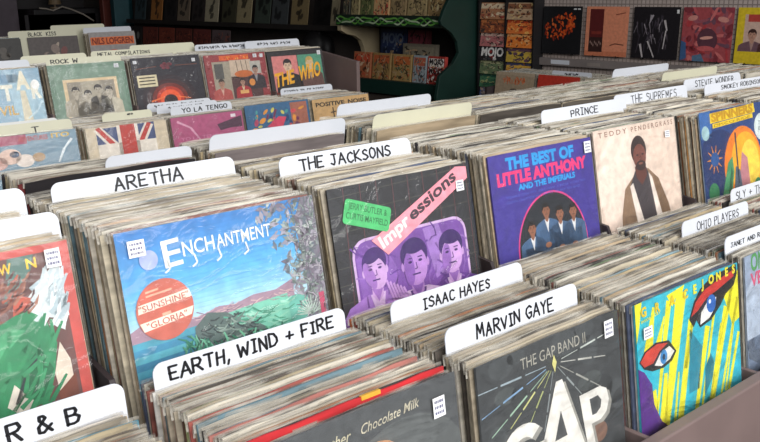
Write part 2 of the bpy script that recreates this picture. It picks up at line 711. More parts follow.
def wall_piece(name, t0, t1, z0, z1, mt, th=0.1):
    c = wp(t1, 0, 0)
    mb = MB()
    mb.box((0, 0, z0), (t1 - t0, th, z1), mt)
    o = struct(name, mb)
    o.location = c
    o.rotation_euler = (0, 0, WRZ)
    return o


wall_piece('wall_right', -3.9, 11.2, 0, 3.3, paint('4a4340'))
o = wall_piece('trim_1', 1.6, 3.93, 0.92, 2.6, grid_wall_mat(), 0.03)
o.location = wp(3.93, 0.03, 0)
mb = MB()
mb.box((-3, 11.15, 0), (5.4, 11.25, 3.3), paint('2c282a'))
struct('wall_back', mb)
mb = MB()
mb.box((3.05, 10.8, 0), (3.63, 11.14, 3.28), paint('6a5f68'))
struct('trim_2', mb)
mb = MB()
mb.box((-3.1, 1.9, 0), (-3.0, 11.25, 3.3), paint('5c5450'))
struct('wall_left', mb)

# ================================================================== RACKS
def rack_part(name, parent, mt, boxes, bevel=0.0015):
    mb = MB()
    for a, b in boxes:
        mb.box(a, b, mt)
    return mb.build(name, parent, bevel)


RK = empty('record_rack', (1.55, 1.15, 0))
tag(RK, 'long two-sided brown wooden rack holding the nearest rows of records', 'record rack')


def rel(a):
    return (a[0] - 1.55, a[1] - 1.15, a[2])


def rbox(name, a, b, mt=None, bevel=0.0015):
    return rack_part(name, RK, mt or M_RACK, [(rel(a), rel(b))], bevel)


XL, XR = -0.34, 3.62
rbox('front_panel', (XL, 0.618, 0.55), (XR, 0.640, 0.884), bevel=0.003)
rbox('bin_floor', (XL, 0.640, 0.735), (XR, 0.925, 0.752))
rbox('bin_floor', (XL, 0.945, 0.905), (XR, 1.372, 0.928))
rbox('bin_floor', (XL, 1.388, 0.905), (XR, 1.80, 0.928))
# leaning riser between the two tiers
mb = MB()
mb.prism([(0.928 - 1.15, 0.752), (0.938 - 1.15, 0.752), (0.9715 - 1.15, 0.962), (0.9635 - 1.15, 0.962)], 'x', XL - 1.55, XR - 1.55, M_RACK)
mb.build('riser', RK)
rbox('ridge_board', (XL, 1.372, 0.928), (XR, 1.388, 1.205), M_RACK_D)
rbox('back_panel', (XL, 1.80, 0.55), (XR, 1.82, 1.06))
rbox('side_panel', (XL - 0.02, 0.618, 0.55), (XL, 1.82, 1.0))
rbox('side_panel', (XR, 0.618, 0.55), (XR + 0.02, 1.82, 1.0))
rbox('base', (XL, 0.70, 0.0), (XR, 1.74, 0.55), M_RACK_D)
COLS1 = [-0.295, 0.056, 0.42, 0.763, 1.101, 1.455, 1.812, 2.165, 2.52, 2.87]
COLS2 = [-0.29, 0.069, 0.431, 0.793, 1.174, 1.514, 1.866, 2.25, 2.60, 2.95]
COLS3 = [-0.26, 0.10, 0.46, 0.825, 1.225, 1.56, 1.885, 2.21, 2.545, 2.88, 3.22]


def gaps(c):
    return [(c[i] + RW + c[i + 1]) / 2 for i in range(len(c) - 1)]


for gx in gaps(COLS1):
    rbox('bin_divider', (gx - 0.005, 0.640, 0.752), (gx + 0.005, 0.93, 0.876))
for gx in gaps(COLS2):
    mb = MB()
    mb.prism([(0.978 - 1.15, 0.928), (1.372 - 1.15, 0.928), (1.372 - 1.15, 1.10), (1.02 - 1.15, 1.06), (0.99 - 1.15, 1.0)], 'x', gx - 0.004 - 1.55, gx + 0.004 - 1.55, M_RACK_D)
    mb.build('bin_divider', RK)
for gx in gaps(COLS3):
    rbox('bin_divider', (gx - 0.0012, 1.388, 0.928), (gx + 0.0012, 1.80, 1.08), M_RACK_D, 0)

# second rack across the aisle
RB = empty('record_rack', (1.5, 3.3, 0))
tag(RB, 'brown wooden stepped record rack across the aisle with a sloping side panel', 'record rack')


def rb(name, a, b, mt=None):
    return rack_part(name, RB, mt or M_RACK, [((a[0] - 1.5, a[1] - 3.3, a[2]), (b[0] - 1.5, b[1] - 3.3, b[2]))])


def rbp(name, pts, x0, x1, mt=None):
    mb = MB()
    mb.prism([(p[0] - 3.3, p[1]) for p in pts], 'x', x0 - 1.5, x1 - 1.5, mt or M_RACK)
    return mb.build(name, RB, 0.002)


BX0, BX1 = 0.06, 2.60
rb('front_panel', (BX0, 2.885, 0.55), (BX1, 2.905, 0.86))
rb('bin_floor', (BX0, 2.905, 0.75), (BX1, 3.27, 0.765))
rb('bin_floor', (BX0, 3.285, 0.93), (BX1, 3.76, 0.945))
rbp('riser', [(3.272, 0.765), (3.282, 0.765), (3.305, 0.98), (3.295, 0.98)], BX0, BX1)
rb('back_panel', (BX0, 3.76, 0.55), (BX1, 3.78, 1.25))
PROF = [(2.885, 0.55), (2.885, 0.93), (3.195, 1.02), (3.195, 1.217), (3.45, 1.25), (3.78, 1.285), (3.78, 0.55)]
rbp('side_panel', PROF, BX1, BX1 + 0.02)
rbp('side_panel', PROF, BX0 - 0.02, BX0)
rb('base', (BX0, 2.95, 0), (BX1, 3.74, 0.55), M_RACK_D)
COLSB3 = [0.12, 0.515, 0.87, 1.217, 1.557, 1.897, 2.23]
COLSB4 = [0.10, 0.48, 0.84, 1.188, 1.52, 1.85, 2.19]
for gx in gaps(COLSB4):
    rb('bin_divider', (gx - 0.004, 2.905, 0.765), (gx + 0.004, 3.262, 0.86))
for gx in gaps(COLSB3):
    rb('bin_divider', (gx - 0.004, 3.31, 0.945), (gx + 0.004, 3.76, 1.1))

# third rack further back
RCK = empty('record_rack', (1.75, 5.6, 0))
tag(RCK, 'low dark record rack behind the aisle rack at the far left', 'record rack')


def rc(name, a, b, mt=None):
    return rack_part(name, RCK, mt or M_RACK_D, [((a[0] - 1.75, a[1] - 5.6, a[2]), (b[0] - 1.75, b[1] - 5.6, b[2]))])


rc('front_panel', (1.1, 5.40, 0.55), (2.62, 5.42, 1.06))
rc('bin_floor', (1.1, 5.42, 0.955), (2.62, 5.86, 0.97))
rc('back_panel', (1.1, 5.86, 0.55), (2.62, 5.88, 1.22))
rc('side_panel', (1.08, 5.40, 0.55), (1.1, 5.88, 1.2))
rc('side_panel', (2.62, 5.40, 0.55), (2.64, 5.88, 1.2))
rc('base', (1.1, 5.45, 0), (2.62, 5.84, 0.55))
COLSC = [1.17, 1.53, 1.885, 2.27]

# ================================================================== FRONT COVERS
def A_ench():
    a = Art()
    c0, c1, c2 = (0x35, 0x80, 0xc4), (0x5c, 0xb0, 0xe4), (0xc2, 0xe2, 0xec)
    for i in range(22):
        f = i / 21
        p, q, g = (c0, c1, f / 0.55) if f < 0.55 else (c1, c2, (f - 0.55) / 0.45)
        a.rect('%02x%02x%02x' % tuple(int(p[j] + (q[j] - p[j]) * g) for j in range(3)), 0, i * 0.0205, 1, (i + 1) * 0.0205 + 0.001, 0)
    a.rect('6fb8a8', 0, 0.448, 1, 0.62, 0)
    for i in range(14):
        a.poly(['4fa2b8', '3f8eb0', '5cb0c0', '3a84a6'][i % 4], [(0, 0.47 + i * 0.03), (0.3, 0.462 + i * 0.03), (0.3, 0.492 + i * 0.03), (0, 0.50 + i * 0.03)], 1)
    a.rect('2f6e6c', 0.3, 0.6, 1, 1, 1)
    a.poly('a88a9a', [(0, 0.42), (0.05, 0.40), (0.3, 0.43), (0.42, 0.405), (0.5, 0.415), (0.6, 0.395), (0.72, 0.40), (0.82, 0.37), (0.82, 0.45), (0, 0.47)], 2)
    a.scribble(['c8a0a8', '8e7488', 'd4b4b4'], 0.3, 0.41, 0.82, 0.44, 30, 0.07, 0.005, 3, (-20, 20), 3)
    a.poly('7fc4ae', [(0.40, 0.45), (0.55, 0.44), (0.78, 0.43), (0.78, 0.60), (0.45, 0.60)], 4)
    a.scribble(['a8d8c4', '5aa68c', '93ccb4', '4a967c'], 0.45, 0.455, 0.78, 0.6, 60, 0.10, 0.008, 5, (-25, 15), 8)
    # boulders and roots
    a.poly('5c6e6a', [(0.27, 0.64), (0.29, 0.47), (0.36, 0.42), (0.45, 0.44), (0.52, 0.49), (0.62, 0.54), (0.70, 0.60), (0.5, 0.70), (0.3, 0.68)], 6)
    a.scribble(['86988f', '3d4a4a', '94a69c', '6a7c76', '2e3a3c'], 0.29, 0.44, 0.64, 0.64, 130, 0.055, 0.009, 7, (-50, 30), 5, inside=(0.45, 0.545, 0.17, 0.10))
    a.poly('24302f', [(0.46, 0.60), (0.55, 0.55), (0.70, 0.58), (0.72, 0.64), (0.5, 0.66)], 9)
    a.scribble(['5fb090', '3a8a6c', '7cc4a0', '2c6a56'], 0.30, 0.56, 0.75, 0.70, 80, 0.07, 0.012, 10, (20, 160), 6)
    a.scribble(['2e8068', '58a486', '1f5a4c', '74b89a'], 0.22, 0.52, 0.36, 0.68, 40, 0.08, 0.01, 10, (30, 150), 16)
    # tree at the right
    rnd = random.Random(4)
    a.poly('7c7884', [(0.86, 0.75), (0.90, 0.4), (0.88, 0.1), (0.93, 0), (1, 0), (1, 0.75)], 3)
    for k in range(330):
        y = rnd.uniform(-0.02, 0.66)
        lim = 0.80 - 0.06 * math.sin(y * 9) + (0.03 if y > 0.45 else 0) - (0.09 if y < 0.08 else 0)
        x = rnd.uniform(lim, 1.0)
        an = rnd.uniform(0, 6.28)
        L = rnd.uniform(0.025, 0.07)
        wv = L * 0.2
        dx, dy = math.cos(an), math.sin(an)
        q = [(x - dx * L / 2, y - dy * L / 2), (x - dy * wv, y + dx * wv), (x + dx * L / 2, y + dy * L / 2), (x + dy * wv, y - dx * wv)]
        q = [(min(0.999, max(0, i)), min(1, max(0.001, j))) for i, j in q]
        a.poly(rnd.choice(['87808c', '9a94a0', '6c7680', 'a8a2ae', '66746f', 'aab4ae', '786e7c', '8c9692']), q, 4 + k % 3)
    a.scribble(['b8b2ba', '5e6a6c', '8a9a90', '6c6472'], 0.84, 0.0, 0.99, 0.62, 120, 0.06, 0.006, 6, (0, 360), 12)
    for k in range(14):
        an = RAD(190 + k * 12)
        a.line('bcd0c4', [(0.90, 0.56), (0.90 + 0.085 * math.cos(an), 0.56 + 0.085 * math.sin(an))], 0.006, 7)
    a.rect('c04a6a', 0.955, 0.47, 0.985, 0.60, 8)
    # title
    a.text('E', 'f4f4ee', 0.20, 0.185, 0.115, 10, width=0.085, bold=0.012, rot=3)
    a.text('NCH', 'f4f4ee', 0.29, 0.152, 0.062, 10, width=0.155, bold=0.012, rot=1)
    a.text('ANTMENT', 'f4f4ee', 0.455, 0.148, 0.058, 10, width=0.285, bold=0.008)
    for x in (0.21, 0.34, 0.46, 0.60):
        a.line('f4f4ee', [(x, 0.15), (x + 0.01, 0.19), (x - 0.015, 0.205)], 0.008, 10)
    # round hype sticker
    h = Art()
    h.ell('c76a58', 0.168, 0.355, 0.132, 0.132, 14, n=40)
    h.poly('f2e6d4', [(0.05, 0.315), (0.287, 0.292), (0.297, 0.327), (0.045, 0.352)], 15)
    h.poly('f2e6d4', [(0.045, 0.392), (0.297, 0.37), (0.283, 0.405), (0.06, 0.43)], 15)
    h.text('"SUNSHINE"', 'b85a50', 0.052, 0.347, 0.026, 16, width=0.232, rot=5, bold=0.01)
    h.text('"GLORIA"', 'b85a50', 0.075, 0.423, 0.026, 16, width=0.19, rot=5, bold=0.01)
    h.line('e8b49a', [(0.09, 0.268), (0.15, 0.262)], 0.008, 15)
    h.line('e8b49a', [(0.09, 0.285), (0.21, 0.275)], 0.008, 15)
    h.line('e8b49a', [(0.15, 0.375), (0.19, 0.372)], 0.012, 15)
    a.extra = [('hype_sticker', h, 'round salmon sticker')]
    a.ell('a9b4e0', 0.13, 0.135, 0.042, 0.042, 14)
    return a


def A_imp():
    a = Art()
    a.rect('2b2b2f', 0, 0, 1, 1, 0)
    for k in range(9):
        a.line('6a3c40', [(0.1 + k * 0.11, 0), (0.06 + k * 0.115, 1)], 0.004, 1)
        a.line('54544a', [(0, 0.05 + k * 0.09), (1, 0.02 + k * 0.1)], 0.003, 1)
    # purple picture with three plain figures
    a.rrect('d9b8e2', 0.10, 0.285, 0.93, 0.80, 0.09, 1)
    a.rrect('7d4fa4', 0.115, 0.30, 0.915, 0.80, 0.08, 2)
    a.poly('a37cc4', [(0.6, 0.31), (0.72, 0.30), (0.8, 0.55), (0.66, 0.6)], 3)
    a.poly('8e62b4', [(0.12, 0.38), (0.3, 0.32), (0.4, 0.5), (0.3, 0.75), (0.14, 0.75)], 3)
    a.scribble(['8e62b4', '6a3f94', '9a70bc'], 0.13, 0.32, 0.9, 0.8, 60, 0.1, 0.012, 3, seed=4)
    a.figure(0.235, 0.455, 0.215, '45246e', 'd2acdc', 'a87cc8', 'e0c4e8', 4, tilt=22, shade='a678c2')
    a.figure(0.795, 0.475, 0.235, '3d1f66', 'cda4da', '6a3f94', 'dcbfe4', 4, tilt=-6, shade='9a6cba')
    a.figure(0.515, 0.475, 0.25, '3d1f66', 'b98cce', 'dcc0e4', '57327e', 7, shade='8f60b2')
    a.scribble(['f0e0f4', 'c8a4d8'], 0.36, 0.68, 0.7, 0.8, 24, 0.06, 0.008, 13, (60, 120), 7)
    for k in range(6):
        a.line('c79cd8', [(0.30 + k * 0.022, 0.53 + k * 0.012), (0.34 + k * 0.02, 0.66)], 0.014, 12)
    # band with the name
    a.poly('f3a0ae', [(0.235, 0.305), (0.90, 0.01), (0.985, 0.02), (0.985, 0.085), (0.335, 0.40)], 17)
    a.text('Impr', 'fbeee8', 0.305, 0.362, 0.066, 18, width=0.235, bold=0.03, rot=25.5)
    a.text('essions', '43343e', 0.53, 0.255, 0.066, 18, width=0.41, bold=0.03, rot=25.5)
    h = Art()
    h.rrect('4fbf74', 0.075, 0.105, 0.385, 0.235, 0.02, 19, rot=-19)
    h.text('JERRY BUTLER &', '1f6a3c', 0.112, 0.112, 0.032, 20, width=0.26, bold=0.01, rot=-19)
    h.text('CURTIS MAYFIELD', '1f6a3c', 0.088, 0.158, 0.032, 20, width=0.28, bold=0.01, rot=-19)
    a.extra = [('hype_sticker', h, 'green sticker')]
    return a


def A_la():
    a = Art()
    a.rect('463a96', 0, 0, 1, 1, 0)
    a.text('THE BEST OF', '2fa2e2', 0.15, 0.10, 0.068, 2, width=0.66, bold=0.055)
    a.text('LITTLE ANTHONY', 'f23c7e', 0.06, 0.188, 0.07, 2, width=0.87, bold=0.055)
    a.text('AND THE IMPERIALS', '2fa2e2', 0.24, 0.238, 0.034, 2, width=0.56, bold=0.045)
    a.text('TEARS ON MY PILLOW  I MISS YOU SO', '5866c8', 0.12, 0.275, 0.014, 2, width=0.78)
    a.text('GOIN OUT OF MY HEAD  HURT SO BAD', '5866c8', 0.12, 0.305, 0.014, 2, width=0.72)
    pts = []
    for k in range(25):
        t = RAD(180 - k * 7.5)
        pts.append((0.52 + 0.345 * math.cos(t), 0.645 - 0.36 * math.sin(t)))
    a.poly('e2458c', [(0.175, 1)] + pts + [(0.865, 1)], 1)
    pts2 = [(0.52 + (x - 0.52) * 0.965, 0.645 + (y - 0.645) * 0.965) for x, y in pts]
    a.poly('232830', [(0.187, 1)] + pts2 + [(0.853, 1)], 2)
    for u, v in ((0.47, 0.40), (0.60, 0.44), (0.735, 0.445), (0.32, 0.49)):
        a.figure(u, v, 0.095, '1d1616', '96644c', '4a6a8e', 'e4e4e4', 3, face=True)
        a.poly('3c5878', [(u - 0.08, v + 0.12), (u + 0.08, v + 0.12), (u + 0.065, v + 0.55), (u - 0.065, v + 0.55)], 3)
        a.ell('a06e54', u - 0.01, v + 0.22, 0.03, 0.018, 9)
    return a


def A_teddy():
    a = Art()
    a.rect('e6d3c4', 0, 0, 1, 1, 0)
    a.ell('eedccf', 0.3, 0.4, 0.3, 0.4, 1)
    a.text('T E D D Y', '8f6f60', 0.055, 0.052, 0.034, 2, width=0.33, bold=0.01)
    a.text('P E N D E R G R A S S', '8f6f60', 0.44, 0.052, 0.034, 2, width=0.53, bold=0.01)
    a.poly('94785f', [(0.2, 1.0), (0.235, 0.62), (0.30, 0.44), (0.42, 0.36), (0.60, 0.33), (0.72, 0.42), (0.82, 0.62), (0.92, 1.0)], 2)
    a.poly('83684f', [(0.66, 0.38), (0.72, 0.42), (0.82, 0.62), (0.92, 1.0), (0.8, 1.0)], 3)
    a.poly('4a4246', [(0.37, 0.42), (0.44, 0.33), (0.58, 0.32), (0.64, 0.45), (0.68, 0.8), (0.62, 1.0), (0.46, 1.0)], 3)
    a.poly('f0e4da', [(0.36, 0.43), (0.40, 0.41), (0.50, 0.72), (0.56, 1.0), (0.44, 1.0), (0.42, 0.75)], 4)
    a.poly('f0e4da', [(0.60, 0.36), (0.64, 0.40), (0.73, 0.7), (0.80, 1.0), (0.73, 1.0), (0.66, 0.7)], 4)
    a.poly('6a3e34', [(0.44, 0.3), (0.57, 0.28), (0.58, 0.38), (0.51, 0.44), (0.45, 0.38)], 4)
    a.ell('3a2a28', 0.505, 0.19, 0.093, 0.105, 5)
    a.ell('7d4b40', 0.51, 0.235, 0.078, 0.09, 6)
    a.ell('3f2a28', 0.515, 0.30, 0.062, 0.036, 7)
    a.ell('8c5a4c', 0.515, 0.285, 0.026, 0.009, 8)
    for dx in (-0.03, 0.036):
        a.ell('281c1c', 0.512 + dx, 0.222, 0.014, 0.006, 8)
    a.line('5c362e', [(0.515, 0.22), (0.523, 0.258), (0.508, 0.262)], 0.007, 8)
    return a


def A_spin():
    a = Art()
    a.rect('2c4a86', 0, 0, 1, 1, 0)
    a.rect('3d6fae', 0, 0, 0.16, 0.2, 1)
    a.ell('22386c', 0.25, 0.4, 0.3, 0.25, 1)
    a.poly('f2d22a', [(0.15, 0.02), (0.83, -0.0), (0.84, 0.075), (0.15, 0.095)], 2)
    a.poly('f2d22a', [(0.18, 0.10), (0.80, 0.08), (0.80, 0.115), (0.18, 0.135)], 2)
    a.text('SPINNERS', 'c79a12', 0.17, 0.084, 0.062, 3, width=0.64, bold=0.055, rot=1.5)
    a.text('DISCO RIDE', 'a88410', 0.20, 0.127, 0.02, 3, width=0.56, bold=0.01, rot=1.5)
    a.ell('a8c8cc', 0.07, 0.16, 0.055, 0.055, 2)
    a.ell('dfe8e6', 0.93, 0.20, 0.12, 0.11, 2)
    a.text('THE', '44606c', 0.88, 0.18, 0.03, 3)
    a.text('LINE', '44606c', 0.88, 0.225, 0.03, 3)
    a.ell('f08a2a', 0.60, 0.48, 0.30, 0.32, 2, n=36)
    a.ell('f6b62c', 0.64, 0.48, 0.24, 0.27, 3, n=36)
    a.ell('fadb56', 0.70, 0.48, 0.15, 0.2, 4, n=36)
    for k in range(10):
        an = RAD(k * 36)
        a.line('d88a4a', [(0.17 + 0.05 * math.cos(an), 0.37 + 0.05 * math.sin(an)), (0.17 + 0.11 * math.cos(an), 0.37 + 0.11 * math.sin(an))], 0.018, 4, 0.006)
    a.ell('2f5c98', 0.17, 0.37, 0.06, 0.055, 5)
    a.poly('4f9c6c', [(0.14, 1), (0.22, 0.7), (0.36, 0.42), (0.43, 0.38), (0.44, 0.5), (0.34, 0.78), (0.26, 1)], 5)
    a.poly('2f6e4a', [(0.20, 1), (0.40, 0.46), (0.42, 0.5), (0.26, 1)], 6)
    a.poly('c58a92', [(0.5, 0.62), (0.58, 0.36), (0.66, 0.42), (0.68, 0.72), (0.56, 0.72)], 5)
    a.line('3a3a50', [(0.50, 0.2), (0.50, 0.6)], 0.02, 6)
    a.poly('5a6a7c', [(0.40, 0.72), (0.47, 0.46), (0.53, 0.5), (0.56, 0.74)], 6)
    for u, v, r in ((0.12, 0.62, 0.075), (0.07, 0.72, 0.07), (0.8, 0.66, 0.06), (0.9, 0.72, 0.07)):
        a.ell('3c8a5c', u, v, r, r, 6)
    a.rect('262a44', 0, 0.78, 1, 1, 4)
    return a


def A_red():
    a = Art()
    a.rect('c9564e', 0, 0, 1, 1, 0)
    a.rect('6e4a46', 0, 0.03, 0.955, 1, 1)
    rnd = random.Random(9)
    for k in range(40):
        u, v = rnd.uniform(0.1, 0.93), rnd.uniform(0.06, 0.95)
        a.ell(rnd.choice(['8a4f46', '9c6a58', '5a3a3a', 'a4503f', 'b07a66']), u, v, rnd.uniform(0.02, 0.07), rnd.uniform(0.015, 0.03), 2, n=12, rot=rnd.uniform(0, 180))
    a.poly('5a7a72', [(0.76, 0.03), (0.86, 0.03), (0.84, 0.09), (0.74, 0.2), (0.72, 0.2)], 3)
    a.poly('d8e0e0', [(0.955, 0.06), (0.955, 0.28), (0.93, 0.36), (0.90, 0.3), (0.84, 0.28), (0.72, 0.34), (0.70, 0.30), (0.86, 0.15)], 3)
    a.poly('aebfc4', [(0.95, 0.1), (0.93, 0.3), (0.88, 0.24), (0.90, 0.16)], 4)
    a.poly('c25a46', [(0.76, 0.17), (0.82, 0.20), (0.80, 0.26), (0.74, 0.27)], 4)
    a.poly('2f8a5c', [(0.30, 0.5), (0.55, 0.34), (0.68, 0.28), (0.79, 0.24), (0.86, 0.29), (0.89, 0.40), (0.86, 0.52), (0.82, 0.62), (0.70, 0.64), (0.3, 0.8)], 5)
    a.poly('4faa78', [(0.5, 0.42), (0.72, 0.30), (0.78, 0.32), (0.68, 0.40), (0.6, 0.5)], 6)
    a.poly('1f6a46', [(0.70, 0.6), (0.74, 0.47), (0.82, 0.40), (0.86, 0.5), (0.8, 0.6)], 6)
    a.scribble(['33905f', '2c865a', '3a9666'], 0.55, 0.28, 0.9, 0.66, 40, 0.2, 0.02, 7, (35, 75), 5, inside=(0.77, 0.46, 0.105, 0.17))
    a.scribble(['e8eef0', 'b4c4ca', 'c8d4d8'], 0.80, 0.1, 0.95, 0.34, 26, 0.12, 0.018, 5, (40, 75), 6, inside=(0.90, 0.22, 0.06, 0.13))  # pale strokes paint the plastic's white glare into the cover print
    a.scribble(['8e5a4c', 'a87460', '5c3a38', 'b4604c'], 0.7, 0.1, 0.9, 0.3, 40, 0.08, 0.012, 4, (20, 60), 7, inside=(0.77, 0.17, 0.07, 0.10))
    a.line('2a3a3c', [(0.70, 0.60), (0.75, 0.49), (0.82, 0.43)], 0.02, 7, 0.008)
    a.poly('e4d6c6', [(0.86, 0.52), (0.90, 0.40), (0.93, 0.48), (0.93, 0.58), (0.87, 0.62)], 6)
    a.poly('7c4434', [(0.86, 0.60), (0.94, 0.54), (0.94, 0.66), (0.86, 0.68)], 7)
    a.poly('ded4c8', [(0.70, 0.52), (0.76, 0.60), (0.72, 0.66), (0.66, 0.6)], 7)
    a.text('W', 'f2c838', 0.72, 0.088, 0.04, 6, width=0.05, bold=0.02)
    a.text('N', 'f2c838', 0.826, 0.084, 0.04, 6, width=0.04, bold=0.02)
    a.text('O', 'f2c838', 0.62, 0.092, 0.04, 6, width=0.045, bold=0.02)
    return a


def A_choc():
    a = Art()
    a.rect('55585a', 0, 0, 1, 1, 0)
    a.ell('666a6a', 0.7, 0.4, 0.35, 0.3, 1)
    a.text('Get Together', 'd8d0b0', 0.14, 0.118, 0.042, 3, width=0.30, shear=0.35, rot=3, bold=0.004)
    a.text('Chocolate Milk', 'd8d0b8', 0.49, 0.098, 0.038, 3, width=0.30, shear=0.35, rot=3, bold=0.004)
    a.ell('d0a078', 0.55, 0.21, 0.11, 0.06, 2)
    a.ell('8a9092', 0.46, 0.16, 0.03, 0.05, 2, rot=20)
    return a


def A_gap():
    a = Art()
    a.rect('45484a', 0, 0, 1, 1, 0)
    rnd = random.Random(2)
    for k in range(26):
        a.ell(rnd.choice(['4e5254', '3c3f41', '555a5a']), rnd.random(), rnd.random(), rnd.uniform(0.05, 0.14), rnd.uniform(0.03, 0.08), 1, n=12)
    a.text('THE GAP BAND II', 'b9b6aa', 0.275, 0.092, 0.05, 4, width=0.46)
    cx, cy = 0.50, 0.125
    for (u, v), c in (((0.01, 0.23), '8fb4d8'), ((0.06, 0.33), 'a8c8b0'), ((0.18, 0.33), 'd8d890'), ((0.30, 0.36), 'b8c080'), ((0.88, 0.2), 'c8c8c0'), ((0.83, 0.34), 'b0b0a8'), ((0.93, 0.09), 'd0d8d0'), ((0.0, 0.12), 'a8b8c0'), ((0.40, 0.42), '90989a'), ((0.68, 0.33), '98a0a0')):
        for f0, f1, ww in ((0.12, 0.4, 0.004), (0.45, 0.72, 0.009), (0.76, 1.0, 0.005)):
            a.line(c, [(cx + (u - cx) * f0, cy + (v - cy) * f0), (cx + (u - cx) * f1, cy + (v - cy) * f1)], ww, 2)
    a.poly('f2ec9a', [(cx, cy - 0.04), (cx + 0.016, cy), (cx, cy + 0.045), (cx - 0.016, cy)], 5)

    def slab(pts, d=(0.022, 0.018)):
        a.poly('a3a19a', [(x + d[0], y + d[1]) for x, y in pts], 5)
        a.poly('ece9e2', pts, 6)
    # big A
    slab([(0.50, 0.215), (0.545, 0.215), (0.70, 0.63), (0.60, 0.63), (0.575, 0.55), (0.44, 0.55), (0.40, 0.63), (0.31, 0.63)])
    a.poly('4a4d4f', [(0.52, 0.36), (0.555, 0.49), (0.465, 0.49)], 7)
    # P
    slab([(0.66, 0.335), (0.82, 0.335), (0.87, 0.36), (0.885, 0.42), (0.86, 0.475), (0.81, 0.50), (0.74, 0.50), (0.76, 0.60), (0.70, 0.60)])
    a.poly('4a4d4f', [(0.735, 0.375), (0.80, 0.375), (0.825, 0.405), (0.815, 0.44), (0.78, 0.46), (0.748, 0.46)], 7)
    # G
    g = []
    for k in range(19):
        t = RAD(40 + k * 16)
        g.append((0.255 + 0.145 * math.cos(t), 0.46 - 0.125 * math.sin(t)))
    gi = [(0.255 + (x - 0.255) * 0.5, 0.46 + (y - 0.46) * 0.5) for x, y in g]
    n = len(g)
    a.raw('a3a19a', [(x + 0.022, y + 0.018) for x, y in g + gi], [(i, i + 1, n + i + 1, n + i) for i in range(n - 1)], 5)
    a.raw('ece9e2', g + gi, [(i, i + 1, n + i + 1, n + i) for i in range(n - 1)], 6)
    a.rect('ece9e2', 0.26, 0.455, 0.41, 0.50, 6)
    a.ell('8a6a5a', 0.80, 0.56, 0.06, 0.05, 3)
    return a


